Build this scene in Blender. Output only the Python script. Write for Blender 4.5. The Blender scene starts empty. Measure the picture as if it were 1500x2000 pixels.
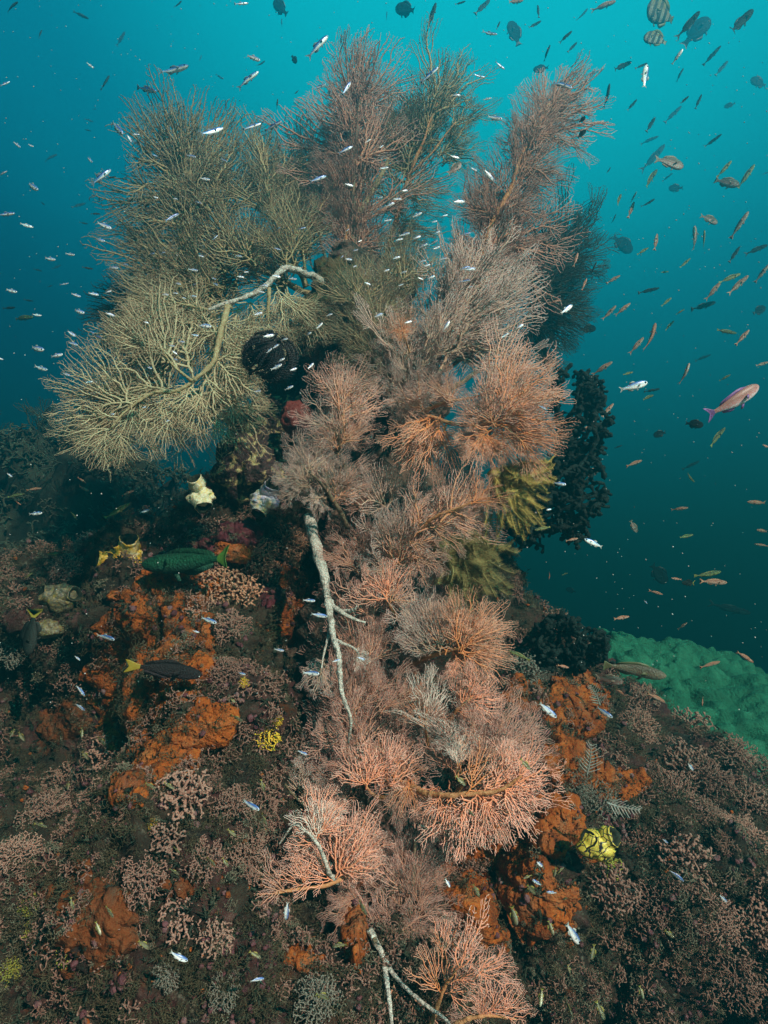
import bpy, math, random
import numpy as np
from mathutils import Vector, Matrix, noise

R = math.radians
sc = bpy.context.scene
C = sc.collection
random.seed(7)
rng = np.random.default_rng(7)

# ------------------------------------------------------------------ camera
FOV = R(78)
PITCH = R(8)
cam_data = bpy.data.cameras.new('camera')
cam = bpy.data.objects.new('camera', cam_data)
C.objects.link(cam)
cam.location = (0, 0, 0)
cam.rotation_euler = (R(90) + PITCH, 0, 0)
cam_data.sensor_fit = 'VERTICAL'
cam_data.angle = FOV
cam_data.clip_start = 0.05
cam_data.clip_end = 400
sc.camera = cam
F = 1000 / math.tan(FOV / 2)
FW = np.array([0, math.cos(PITCH), math.sin(PITCH)])
UP = np.array([0, -math.sin(PITCH), math.cos(PITCH)])
RT = np.array([1.0, 0, 0])
def at(px, py, d):
    return RT * ((px - 750) / F * d) + UP * ((1000 - py) / F * d) + FW * d

# ------------------------------------------------------------------ world and sun
SUN_EL, SUN_AZ = R(36), R(-140)        # sun lamp stands in for the strobe, behind the diver's right shoulder
world = bpy.data.worlds.new('World')
sc.world = world
world.use_nodes = True
nt = world.node_tree
nt.nodes.clear()
def wn(t, **k):
    n = nt.nodes.new(t)
    for a, b in k.items(): setattr(n, a, b)
    return n
wo = wn('ShaderNodeOutputWorld')
bg = wn('ShaderNodeBackground'); bg.inputs['Strength'].default_value = 0.096
sky = wn('ShaderNodeTexSky'); sky.sky_type = 'NISHITA'; sky.sun_disc = False
sky.sun_elevation = SUN_EL
sdir = Vector((0.46, -0.72, 0.52)).normalized()     # direction towards the sun
SUN_EL = math.asin(sdir.z)
sky.sun_elevation = SUN_EL
sky.sun_rotation = math.atan2(sdir.x, sdir.y)
# the water above gathers the whole sky into a cone, so light comes mostly from overhead
tc = wn('ShaderNodeTexCoord')
mp = wn('ShaderNodeMapping'); mp.vector_type = 'POINT'
mp.inputs['Location'].default_value = (0, 0, 0.75); mp.inputs['Scale'].default_value = (1, 1, 0.5)
nt.links.new(tc.outputs['Generated'], mp.inputs['Vector'])
nt.links.new(mp.outputs['Vector'], sky.inputs['Vector'])
bright = at(1010, -330, 1); bright = bright / np.linalg.norm(bright)
dot = wn('ShaderNodeVectorMath'); dot.operation = 'DOT_PRODUCT'
dot.inputs[1].default_value = tuple(bright)
nrm = wn('ShaderNodeVectorMath'); nrm.operation = 'NORMALIZE'
nt.links.new(tc.outputs['Generated'], nrm.inputs[0])
nt.links.new(nrm.outputs[0], dot.inputs[0])
ramp = wn('ShaderNodeValToRGB')
ramp.color_ramp.interpolation = 'EASE'
els = ramp.color_ramp.elements
WR = [(0.0, (0.0, 0.015, 0.055)), (0.40, (0.0, 0.064, 0.44)), (0.56, (0.0, 0.175, 0.90)),
      (0.72, (0.0, 0.42, 1.17)), (0.86, (0.0, 1.42, 2.4)), (1.0, (0.01, 4.0, 5.1))]
while len(els) < len(WR): els.new(0.5)
for e, (p, c) in zip(els, WR):
    e.position = p; e.color = (*c, 1)
mr = wn('ShaderNodeMapRange'); mr.inputs['From Min'].default_value = -0.2; mr.inputs['From Max'].default_value = 1
nt.links.new(dot.outputs['Value'], mr.inputs['Value'])
nt.links.new(mr.outputs['Result'], ramp.inputs['Fac'])
bw = wn('ShaderNodeRGBToBW')
nt.links.new(sky.outputs[0], bw.inputs[0])
mul = wn('ShaderNodeMix'); mul.data_type = 'RGBA'; mul.blend_type = 'MULTIPLY'; mul.inputs[0].default_value = 1
nt.links.new(bw.outputs[0], mul.inputs[6]); nt.links.new(ramp.outputs[0], mul.inputs[7])
nt.links.new(mul.outputs[2], bg.inputs['Color'])
nt.links.new(bg.outputs[0], wo.inputs['Surface'])

sun_data = bpy.data.lights.new('sun', 'SUN')
sun = bpy.data.objects.new('sun', sun_data); C.objects.link(sun)
sun_data.energy = 5.0
sun_data.angle = R(0.6)
sun_data.color = (1.0, 0.86, 0.78)
sun.rotation_euler = sdir.to_track_quat('Z', 'Y').to_euler()

sc.view_settings.view_transform = 'Standard'
sc.view_settings.look = 'None'
sc.view_settings.gamma = 1
sc.view_settings.exposure = 0.72
sc.render.engine = 'CYCLES'
sc.cycles.max_bounces = 5
sc.cycles.diffuse_bounces = 2
sc.cycles.glossy_bounces = 2
sc.cycles.volume_bounces = 0
sc.cycles.transmission_bounces = 2
sc.cycles.use_denoising = True
sc.cycles.use_adaptive_sampling = True
sc.cycles.adaptive_threshold = 0.015

# ------------------------------------------------------------------ helpers
def tag(o, label=None, cat=None, group=None, kind=None):
    if label: o['label'] = label
    if cat: o['category'] = cat
    if group: o['group'] = group
    if kind: o['kind'] = kind
    return o
def empty(name, loc, label, cat, group=None):
    o = bpy.data.objects.new(name, None); C.objects.link(o)
    o.location = Vector(loc); o.empty_display_size = 0.1
    return tag(o, label, cat, group)
def link(name, me, m=None, parent=None, loc=None):
    o = bpy.data.objects.new(name, me); C.objects.link(o)
    if m is not None:
        ms = m if isinstance(m, (list, tuple)) else [m]
        for k, x in enumerate(ms):
            if len(me.materials) <= k: me.materials.append(x)
            if me.materials[k] is not x:
                o.material_slots[k].link = 'OBJECT'; o.material_slots[k].material = x
    if parent: o.parent = parent
    if loc is not None: o.location = Vector(loc)
    return o
def mesh(name, v, f, smooth=True, mats=None):
    me = bpy.data.meshes.new(name)
    v = np.asarray(v, dtype=np.float32)
    if isinstance(f, np.ndarray):
        n, k = f.shape
        me.vertices.add(len(v)); me.vertices.foreach_set('co', v.ravel())
        me.loops.add(n * k); me.loops.foreach_set('vertex_index', f.astype(np.int32).ravel())
        me.polygons.add(n); me.polygons.foreach_set('loop_start', np.arange(0, n * k, k, dtype=np.int32))
        me.update(calc_edges=True); me.validate()
    else:
        me.from_pydata(v.tolist(), [], f)
    if smooth: me.polygons.foreach_set('use_smooth', np.ones(len(me.polygons), dtype=bool))
    if mats is not None: me.polygons.foreach_set('material_index', np.asarray(mats, dtype=np.int32))
    me.update()
    return me

def mat(name, cols, scale=8, rough=0.75, bump=0.0, bscale=40, spec=0.25, sheen=0.0, metal=0.0, detail=5,
        tip=None, var=0.0, voro=None, pos=None, sss=0):
    """noise blend of colours; tip = colour of the thin branch ends (mesh attribute), var = shade change per object"""
    m = bpy.data.materials.new(name); m.use_nodes = True
    t = m.node_tree; b = t.nodes['Principled BSDF']
    N = lambda x: t.nodes.new(x)
    co = N('ShaderNodeTexCoord')
    n = N('ShaderNodeTexNoise'); n.inputs['Scale'].default_value = scale; n.inputs['Detail'].default_value = detail
    n.inputs['Roughness'].default_value = 0.62
    t.links.new(co.outputs['Object'], n.inputs['Vector'])
    r = N('ShaderNodeValToRGB'); e = r.color_ramp.elements
    while len(e) < len(cols): e.new(0.5)
    for k, c in enumerate(cols):
        e[k].position = pos[k] if pos else 0.3 + 0.4 * k / max(1, len(cols) - 1); e[k].color = (*c, 1)
    t.links.new(n.outputs['Fac'], r.inputs['Fac'])
    col = r.outputs['Color']
    def mix(a, bcol, fac, mode='MIX'):
        x = N('ShaderNodeMix'); x.data_type = 'RGBA'; x.blend_type = mode
        if isinstance(fac, (int, float)): x.inputs[0].default_value = fac
        else: t.links.new(fac, x.inputs[0])
        t.links.new(a, x.inputs[6])
        if isinstance(bcol, tuple): x.inputs[7].default_value = (*bcol, 1)
        else: t.links.new(bcol, x.inputs[7])
        return x.outputs[2]
    if voro:
        v = N('ShaderNodeTexVoronoi'); v.inputs['Scale'].default_value = voro[0]; v.feature = 'DISTANCE_TO_EDGE'
        t.links.new(co.outputs['Object'], v.inputs['Vector'])
        vr = N('ShaderNodeMapRange'); vr.inputs['From Min'].default_value = voro[1]; vr.inputs['From Max'].default_value = voro[1] * 2
        vr.inputs['To Min'].default_value = 1; vr.inputs['To Max'].default_value = 0
        t.links.new(v.outputs['Distance'], vr.inputs['Value'])
        col = mix(col, voro[2], vr.outputs['Result'])
    if tip:
        a = N('ShaderNodeAttribute'); a.attribute_name = 'tip'
        col = mix(col, tip, a.outputs['Fac'])
    if var:
        oi = N('ShaderNodeObjectInfo')
        h = N('ShaderNodeHueSaturation')
        mv = N('ShaderNodeMapRange'); mv.inputs['To Min'].default_value = 1 - var; mv.inputs['To Max'].default_value = 1 + var
        t.links.new(oi.outputs['Random'], mv.inputs['Value'])
        t.links.new(mv.outputs['Result'], h.inputs['Value'])
        t.links.new(col, h.inputs['Color']); col = h.outputs['Color']
    t.links.new(col, b.inputs['Base Color'])
    b.inputs['Roughness'].default_value = rough
    b.inputs['Specular IOR Level'].default_value = spec
    b.inputs['Metallic'].default_value = metal
    if sheen:
        b.inputs['Sheen Weight'].default_value = sheen; b.inputs['Sheen Roughness'].default_value = 0.4
        b.inputs['Sheen Tint'].default_value = (1, 0.9, 0.85, 1)
    if sss:
        b.inputs['Subsurface Weight'].default_value = sss; b.inputs['Subsurface Radius'].default_value = (0.01, 0.006, 0.004)
    if bump:
        n2 = N('ShaderNodeTexNoise'); n2.inputs['Scale'].default_value = bscale; n2.inputs['Detail'].default_value = 6
        t.links.new(co.outputs['Object'], n2.inputs['Vector'])
        bp = N('ShaderNodeBump'); bp.inputs['Strength'].default_value = bump; bp.inputs['Distance'].default_value = 0.02
        t.links.new(n2.outputs['Fac'], bp.inputs['Height']); t.links.new(bp.outputs['Normal'], b.inputs['Normal'])
    return m

def fbm(P, s, octs=4, seed=0.0):
    out = np.empty(len(P)); off = Vector((seed * 7.3, seed * 3.1, seed * 5.7))
    for i, p in enumerate(P):
        out[i] = noise.fractal(Vector(p) * s + off, 0.9, 2.0, octs)
    return out
def crs(pts, n):
    """Catmull-Rom through points, n samples per span"""
    P = np.asarray(pts, float); P = np.vstack([2 * P[0] - P[1], P, 2 * P[-1] - P[-2]])
    out = []
    for i in range(1, len(P) - 2):
        for t in np.linspace(0, 1, n, endpoint=False):
            a, b, c, d = P[i - 1], P[i], P[i + 1], P[i + 2]
            out.append(0.5 * (2 * b + (c - a) * t + (2 * a - 5 * b + 4 * c - d) * t * t + (3 * b - a - 3 * c + d) * t ** 3))
    out.append(P[-2]); return np.array(out)
def tube(P, rad, k=8, wob=0.0, seed=0):
    P = np.asarray(P, float); n = len(P); rad = np.broadcast_to(rad, (n,)).astype(float)
    T = np.gradient(P, axis=0); T /= np.linalg.norm(T, axis=1)[:, None] + 1e-9
    ref = np.array([0.13, 1, 0.21]); V = []
    for i in range(n):
        u = np.cross(T[i], ref); u /= np.linalg.norm(u) + 1e-9; w = np.cross(u, T[i])
        for j in range(k):
            a = 2 * math.pi * j / k; q = u * math.cos(a) + w * math.sin(a)
            r = rad[i]
            if wob: r *= 1 + wob * noise.noise(Vector(P[i] + q * rad[i]) * (2.0 / max(rad[i], .004)) * 0.35 + Vector((seed, 0, 0)))
            V.append(P[i] + q * r)
    Fc = [[i * k + j, i * k + (j + 1) % k, (i + 1) * k + (j + 1) % k, (i + 1) * k + j] for i in range(n - 1) for j in range(k)]
    V.append(P[0]); V.append(P[-1]); a, b = len(V) - 2, len(V) - 1
    Fc += [[a, (j + 1) % k, j] for j in range(k)] + [[b, (n - 1) * k + j, (n - 1) * k + (j + 1) % k] for j in range(k)]
    return V, Fc
def joinvf(parts):
    V, Fc = [], []
    for v, f in parts:
        o = len(V); V += [tuple(x) for x in v]; Fc += [[i + o for i in q] for q in f]
    return V, Fc

# ------------------------------------------------------------------ branching growth
def grow(att, step, dk, di, bias=0.5, roots=((0, 0, 0),), dirs=((0, 0, 1),), jit=0.1, maxit=140, seed=0):
    g = np.random.default_rng(seed)
    att = np.asarray(att, float); nodes = [np.array(r, float) for r in roots]; par = [-1] * len(roots)
    nd = [np.array(d, float) for d in dirs]; kids = [0] * len(roots)
    D = np.full(len(att), 1e9); NI = np.zeros(len(att), int); alive = np.ones(len(att), bool)
    def upd(i0):
        for i in range(i0, len(nodes)):
            d = np.linalg.norm(att - nodes[i], axis=1); m = d < D; D[m] = d[m]; NI[m] = i
        alive[D < dk] = False
    upd(0)
    for it in range(maxit):
        act = alive & (D < di)
        i0 = len(nodes)
        if not act.any():
            if not alive.any(): break
            j = np.argmin(np.where(alive, D, 1e9)); act = np.zeros(len(att), bool); act[j] = True
        idx = np.where(act)[0]; acc = {}
        vec = np.empty((len(idx), 3))
        for q, a in enumerate(idx): vec[q] = att[a] - nodes[NI[a]]
        vec /= np.linalg.norm(vec, axis=1)[:, None] + 1e-9
        for q, a in enumerate(idx):
            k = NI[a]
            acc[k] = acc[k] + vec[q] if k in acc else vec[q].copy()
        for k, s in acc.items():
            if kids[k] >= 2 and len(par) > 4:
                if kids[k] >= 3: continue
            s = s / (np.linalg.norm(s) + 1e-9) + bias * nd[k] + g.normal(0, jit, 3)
            s /= np.linalg.norm(s) + 1e-9
            nodes.append(nodes[k] + s * step); par.append(k); nd.append(s); kids.append(0); kids[k] += 1
        if len(nodes) == i0: break
        upd(i0)
        # points whose closest node is spent and did not get closer are dropped
        for a in idx:
            if kids[NI[a]] >= 3: alive[a] = False
        if len(nodes) > 15000: break
    return np.array(nodes), np.array(par)

def branch_mesh(name, P, par, rt, pw, k=4, rmax=1.0, knob=0.0, ref=(0, 1, 0), wob=0.0):
    n = len(P); cnt = np.zeros(n); hask = np.zeros(n, bool)
    for i in range(n - 1, -1, -1):
        if not hask[i]: cnt[i] = 1
        if par[i] >= 0: cnt[par[i]] += cnt[i]; hask[par[i]] = True
    rad = np.minimum(rt * cnt ** pw, rmax)
    ref = np.array(ref, float); V = np.empty((n * k, 3)); Tt = np.zeros((n, 3))
    for i in range(n):
        if par[i] >= 0: Tt[i] = P[i] - P[par[i]]
    for i in range(n):
        if par[i] < 0:
            c = np.where(par == i)[0]; Tt[i] = (P[c[0]] - P[i]) if len(c) else (0, 0, 1)
    Tt /= np.linalg.norm(Tt, axis=1)[:, None] + 1e-9
    U = np.cross(Tt, ref); U /= np.linalg.norm(U, axis=1)[:, None] + 1e-6; W = np.cross(U, Tt)
    rr = rad.copy()
    if wob: rr *= 1 + wob * np.random.default_rng(1).normal(0, 1, n).clip(-1.5, 1.5)
    if knob: rr[~hask] *= 1 + knob
    for j in range(k):
        a = 2 * math.pi * (j + .5) / k
        V[j::k] = P + (U * math.cos(a) + W * math.sin(a)) * rr[:, None]
    ci = np.where(par >= 0)[0]; q = []
    for j in range(k):
        j2 = (j + 1) % k
        q.append(np.stack([par[ci] * k + j, par[ci] * k + j2, ci * k + j2, ci * k + j], 1))
    Fq = np.concatenate(q)
    tips = np.where(~hask)[0]
    cap = P[tips] + Tt[tips] * (rr[tips] * (1.0 + 0.0))[:, None]
    V2 = np.vstack([V, cap]); base = n * k
    tr = []
    for j in range(k):
        j2 = (j + 1) % k
        tr.append(np.stack([tips * k + j, tips * k + j2, base + np.arange(len(tips))], 1))
    tr = np.concatenate(tr)
    me = mesh(name, V2, Fq.tolist() + tr.tolist())
    lv = 1 - np.clip(np.log(cnt) / np.log(max(cnt.max(), 3)), 0, 1)
    lv = np.clip(lv * 1.12 - 0.1, 0, 1) ** 1.7
    at_ = me.attributes.new('tip', 'FLOAT', 'POINT')
    at_.data.foreach_set('value', np.concatenate([np.repeat(lv, k), lv[tips]]).astype(np.float32))
    return me

def frond_domain(kind, n, g):
    """random points of a compound fan: small leaf fans set along a few forking veins, each leaf turned a little out of the plane.
    base at the origin, tip near (0,0,1)"""
    leaves = []; veins = []                     # leaf: base x, z, angle, length, opening, roll, pitch
    def vein(x, z, a, L, nl, leaf, curve=0.0, open_=.62):
        pts = []; m = 14
        for q in range(m + 1):
            pts.append((x, z)); a2 = a + curve * q / m + g.normal(0, .03); x += math.sin(a2) * L / m; z += math.cos(a2) * L / m
        veins.append(pts); sg = 1 if g.random() < .5 else -1
        for q in range(nl):
            k = int(m * (.22 + .70 * q / max(1, nl - 1))); px_, pz = pts[min(k, m)]; sg = -sg
            leaves.append((px_, pz, a + curve * k / m + sg * g.uniform(.55, .95), leaf * g.uniform(.75, 1.15), open_ * g.uniform(.8, 1.15)))
        leaves.append((pts[-1][0], pts[-1][1], a + curve, leaf * g.uniform(.85, 1.15), open_))
    if kind == 'wide':
        for a in (-1.25, -.75, -.25, .25, .75, 1.25): vein(0, 0, a + g.normal(0, .07), g.uniform(.52, .66), 4, .30, g.normal(0, .25))
    elif kind == 'fan':
        for a in (-.72, -.28, .2, .68): vein(0, .05, a + g.normal(0, .06), g.uniform(.58, .72), 4, .30, g.normal(0, .25))
    elif kind == 'half':
        for a in (-.15, .25, .65, 1.05): vein(0, .03, a + g.normal(0, .06), g.uniform(.55, .7), 4, .30, g.normal(0, .25))
    elif kind == 'spray':
        for a in (-.6, 0, .5): vein(0, .1, a + g.normal(0, .1), g.uniform(.5, .68), 3, .27, g.normal(0, .35), .5)
    elif kind == 'plume':
        vein(0, 0, g.normal(0, .05), .74, 9, .26, g.normal(0, .2), .55)
    L3 = []
    for (x, z, a, L, op) in leaves: L3.append((x, z, a, L, op, g.normal(0, .38), g.normal(.05, .24), g.uniform(0, 6)))
    wt = np.array([l[3] ** 2 * l[4] for l in L3]); wt /= wt.sum(); pts = []
    for i in g.choice(len(L3), n, p=wt):
        x, z, a, L, op, ro, pi_, ph = L3[i]
        t = g.uniform(-1, 1); r = L * math.sqrt(g.uniform(.02, 1)) * (.86 + .14 * math.sin(4 * t + ph)) * (1 - .16 * t * t)
        lx, lz = r * math.sin(op * t), r * math.cos(op * t)
        c, s_ = math.cos(a), math.sin(a)
        px_ = x + s_ * lz * math.cos(pi_) + c * lx * math.cos(ro); pz = z + c * lz * math.cos(pi_) - s_ * lx * math.cos(ro)
        pts.append((px_, lz * math.sin(pi_) * .7 + lx * math.sin(ro) * .7, pz))
    for v in veins: pts += [(p[0], 0, p[1]) for p in v for _ in range(2)]
    return np.array(pts)
AREA = {'wide': 1.75, 'fan': 1.2, 'plume': .60, 'half': 1.2, 'spray': .65}
def make_frond(kind, seed, dens, rt, bow=0.1, pw=0.40):
    g = np.random.default_rng(seed)
    att = frond_domain(kind, int(AREA[kind] / (dens * dens) * 1.9), g)
    P, par = grow(att, dens * .6, dens * .82, dens * 5, bias=.36, jit=.15, seed=seed)
    s = g.uniform(-1, 1); Q = P.copy()
    Q[:, 0] += s * .14 * P[:, 2] ** 2
    Q[:, 1] += bow * (P[:, 2] ** 2 - .3 * P[:, 2]) + bow * 1.2 * P[:, 0] ** 2
    ph = g.uniform(0, 6, 4)
    Q[:, 1] += .04 * np.sin(P[:, 0] * 7 + ph[0]) * np.cos(P[:, 2] * 6 + ph[1])
    return branch_mesh('frond', Q, par, rt, pw, k=4, rmax=.0135, ref=(.05, 1, .07))

FR = {}
def protos():
    sd = 11
    for dens, key in ((.0205, 'm'), (.0165, 'f'), (.0265, 'c')):
        for kind in ('wide', 'fan', 'plume', 'half', 'spray'):
            for rep in range(3 if kind in ('fan', 'plume') else 2):
                sd += 1
                FR.setdefault((key, kind), []).append(make_frond(kind, sd, dens, {'m': .0027, 'f': .0023, 'c': .0041}[key], bow=.16))
protos()

# ------------------------------------------------------------------ reef terrain
COLS = [-700, -250, 60, 200, 350, 480, 600, 760, 900, 1060, 1200, 1320, 1480, 1700, 2200]
# py / depth of the control rows per column, bottom to ridge
ROWPY = [2500, 2080, 1850, 1650, 1470, 1320, 1180, None]
RIDGE = [(1060, 2.7), (1050, 2.6), (1085, 2.45), (1060, 2.4), (1010, 2.35), (930, 2.3), (865, 2.35), (900, 2.4), (1010, 2.4), (1215, 2.4),
         (1345, 2.3), (1420, 2.2), (1520, 2.1), (1650, 2.0), (1950, 2.0)]
DEP = [ # depth for rows 2500,2080,1850,1650,1470,1320,1180 by column
 [1.05,1.2,1.35,1.55,1.8,2.0,2.3], [1.0,1.15,1.3,1.5,1.8,2.0,2.25], [1.05,1.28,1.34,1.42,2.05,2.3,2.05], [.95,1.12,1.22,1.38,1.78,1.98,2.0],
 [.95,1.10,1.22,1.36,1.52,1.72,1.85], [.98,1.10,1.22,1.38,1.52,1.72,1.86], [1.0,1.15,1.27,1.42,1.62,1.80,1.92], [1.05,1.2,1.32,1.48,1.68,1.82,1.95],
 [1.05,1.22,1.36,1.52,1.70,1.86,2.0], [1.2,1.55,1.48,1.50,1.70,1.95,2.1], [1.22,1.58,1.60,1.56,1.72,2.1,2.2], [1.22,1.5,1.58,1.62,1.80,2.1,2.2],
 [1.2,1.5,1.55,1.60,1.85,2.1,2.2], [1.1,1.35,1.45,1.6,1.9,2.1,2.2], [1.1,1.35,1.5,1.7,1.9,2.1,2.2]]
for _c in (6, 7, 8):
    for _r in (3, 4, 5, 6): DEP[_c][_r] += .17
def col_profile(i):
    rp, rd = RIDGE[i]; out = []
    for py, d in zip(ROWPY[:-1], DEP[i]):
        if py < rp + 60:
            break
        out.append(at(COLS[i], py, min(d, rd)))
    out.append(at(COLS[i], rp, rd))
    top = out[-1]
    out.append(top + np.array([0, .35, -.05])); out.append(top + np.array([0, .9, -.6])); out.append(top + np.array([0, 1.8, -2.2]))
    out.append(top + np.array([0, 2.6, -5.0]))
    out.insert(0, out[0] + np.array([0, -.12, -1.6]) ); out.insert(0, out[0] + np.array([0, -.2, -2.5]))
    P = crs(out, 24)
    L = np.concatenate([[0], np.cumsum(np.linalg.norm(np.diff(P, axis=0), axis=1))])
    # sample: dense on the part the picture shows
    Lt = np.linalg.norm(P - top, axis=1).argmin(); Lb = np.linalg.norm(P - out[2], axis=1).argmin()
    s = np.concatenate([np.linspace(0, L[Lb], 14, endpoint=False), np.linspace(L[Lb], L[Lt], 250, endpoint=False),
                        np.linspace(L[Lt], L[-1], 90)])
    return np.stack([np.interp(s, L, P[:, k]) for k in range(3)], 1)
prof = np.array([col_profile(i) for i in range(len(COLS))])          # cols x rows x 3
NU = 420
tpos = np.interp(np.linspace(0, 1, NU), np.linspace(0, 1, 7), [0, 2.2, 5, 7.5, 10, 12.6, 14])
def cubic_cols(prof, t):
    n = len(prof); i = np.clip(np.floor(t).astype(int), 0, n - 2); f = (t - i)[:, None, None]
    g = lambda k: prof[np.clip(k, 0, n - 1)]
    a, b, c, d = g(i - 1), g(i), g(i + 1), g(i + 2)
    return .5 * (2 * b + (c - a) * f + (2 * a - 5 * b + 4 * c - d) * f ** 2 + (3 * b - a - 3 * c + d) * f ** 3)
G = cubic_cols(prof, tpos); NV = G.shape[1]
def grid_normals(G):
    du = np.gradient(G, axis=0); dv = np.gradient(G, axis=1)
    n = np.cross(du, dv); return n / (np.linalg.norm(n, axis=2)[:, :, None] + 1e-9)
N0 = grid_normals(G)
if N0[200, 150, 1] > 0: N0 = -N0; FLIP = True
else: FLIP = False
flat = G.reshape(-1, 3)
d_low = .13 * fbm(flat, 2.2, 3, 1); d_mid = .075 * fbm(flat, 6, 4, 2); disp = d_low + d_mid
n3 = fbm(flat, 15, 4, 3); disp += .035 * n3 + .02 * np.abs(fbm(flat, 32, 3, 4))
GS = G + N0 * ((d_low + .6 * d_mid).reshape(NU, NV)[:, :, None] + .001)
G = G + N0 * (disp.reshape(NU, NV)[:, :, None] - .02)
REEFN = grid_normals(G) * (-1 if FLIP else 1); SMN = grid_normals(GS) * (-1 if FLIP else 1)
def proj(P):
    d = P @ FW; return 750 + F * (P @ RT) / d, 1000 - F * (P @ UP) / d, d
rx, ry, rd_ = proj(G.reshape(-1, 3)); RX, RY, RD = rx.reshape(NU, NV), ry.reshape(NU, NV), rd_.reshape(NU, NV)
ii, jj = np.meshgrid(np.arange(NU - 1), np.arange(NV - 1), indexing='ij')
a = ii * NV + jj
quads = np.stack([a, a + NV, a + NV + 1, a + 1], -1).reshape(-1, 4)
if FLIP: quads = quads[:, ::-1]
def on_reef(px, py):
    """reef point, normal and depth behind a spot of the slope"""
    d2 = (RX - px) ** 2 + (RY - py) ** 2
    m = (RD > .3) & (np.arange(NV)[None, :] < 285)
    d2 = np.where(m, d2 + (RD - 1) * 20, 1e12)
    k = np.unravel_index(d2.argmin(), d2.shape)
    return G[k], REEFN[k], RD[k]

def reef_material():
    m = bpy.data.materials.new('reef_rock'); m.use_nodes = True
    t = m.node_tree; b = t.nodes['Principled BSDF']; N = lambda x: t.nodes.new(x)
    co = N('ShaderNodeTexCoord')
    def nz(s, det=6, rough=.65, dist=0):
        n = N('ShaderNodeTexNoise'); n.inputs['Scale'].default_value = s; n.inputs['Detail'].default_value = det
        n.inputs['Roughness'].default_value = rough; n.inputs['Distortion'].default_value = dist
        t.links.new(co.outputs['Object'], n.inputs['Vector']); return n.outputs['Fac']
    def rp(f, st):
        r = N('ShaderNodeValToRGB'); e = r.color_ramp.elements
        while len(e) < len(st): e.new(.5)
        for x, (p, c) in zip(e, st): x.position = p; x.color = (*c, 1)
        t.links.new(f, r.inputs['Fac']); return r.outputs['Color']
    def mx(a, bb, f):
        x = N('ShaderNodeMix'); x.data_type = 'RGBA'; t.links.new(f, x.inputs[0]); t.links.new(a, x.inputs[6])
        t.links.new(bb, x.inputs[7]); return x.outputs[2]
    base = rp(nz(9), [(.28, (.012, .014, .012)), (.45, (.034, .026, .016)), (.56, (.065, .046, .028)), (.68, (.040, .032, .020)), (.8, (.10, .09, .065))])
    pink = rp(nz(26, 5), [(.3, (.05, .012, .018)), (.5, (.10, .030, .028)), (.7, (.20, .11, .085))])
    rust = rp(nz(30, 5), [(.3, (.08, .022, .006)), (.6, (.15, .045, .012)), (.8, (.1, .05, .03))])
    pale = rp(nz(60, 4), [(.35, (.10, .10, .07)), (.65, (.24, .22, .16))])
    f1 = rp(nz(5.5, 5, .7, .6), [(.52, (0, 0, 0)), (.60, (.8, .8, .8))])
    f2 = rp(nz(7.3, 5, .7, .9), [(.58, (0, 0, 0)), (.64, (.7, .7, .7))])
    f3 = rp(nz(21, 6, .75), [(.60, (0, 0, 0)), (.66, (.9, .9, .9))])
    c = mx(base, pink, f1); c = mx(c, rust, f2); c = mx(c, pale, f3)
    t.links.new(c, b.inputs['Base Color'])
    b.inputs['Roughness'].default_value = .8; b.inputs['Specular IOR Level'].default_value = .25
    bp = N('ShaderNodeBump'); bp.inputs['Strength'].default_value = .9; bp.inputs['Distance'].default_value = .03
    t.links.new(nz(45, 8, .75), bp.inputs['Height']); t.links.new(bp.outputs['Normal'], b.inputs['Normal'])
    return m
M_REEF = reef_material()
reef = link('reef_terrain', mesh('reef_terrain', G.reshape(-1, 3), quads), M_REEF)
tag(reef, 'craggy reef slope crusted with algae sponges and soft coral', 'reef', kind='structure')

# seabed far below and the next reef slope behind on the left
def sheet(name, fn, nx, ny, m, label, cat):
    V = [fn(i / (nx - 1), j / (ny - 1)) for i in range(nx) for j in range(ny)]
    Q = np.array([[i * ny + j, (i + 1) * ny + j, (i + 1) * ny + j + 1, i * ny + j + 1] for i in range(nx - 1) for j in range(ny - 1)])
    return tag(link(name, mesh(name, V, Q), m), label, cat, kind='structure')
M_FAR = mat('far_reef_rock', [(.006, .008, .007), (.03, .034, .026), (.07, .075, .05)], 5, .9, 1.0, 14)
M_SAND = mat('seabed_sand', [(.10, .10, .08), (.2, .19, .15)], .6, .9, .3, 3)
sheet('seabed', lambda u, v: (-90 + 180 * u, -40 + 160 * v, -7.5 + .5 * noise.noise(Vector((u * 30, v * 30, 0)))), 60, 60, M_SAND,
      'sandy seabed far below the reef', 'seabed')
def far_fn(u, v):
    x = -10 + 10.6 * u
    ridge = 1.15 - .28 * u - .12 * math.sin(u * 17)
    y = 3.9 + .5 * math.sin(u * 9) + (v - .5) * 3.2
    z = ridge - 9.0 * max(0, .5 - v) ** 1.3 * 2 - 2.2 * max(0, v - .5) ** 1.4 * 3
    p = Vector((x, y, z))
    return tuple(p + Vector((.2, -.5, .45)) * (.55 * noise.fractal(p * 1.1, .8, 2, 5) + .32 * noise.fractal(p * 3.2, .6, 2, 6)))
sheet('far_reef', far_fn, 260, 200, M_FAR, 'dim blue green reef slope behind the drooping fan', 'reef')

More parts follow.
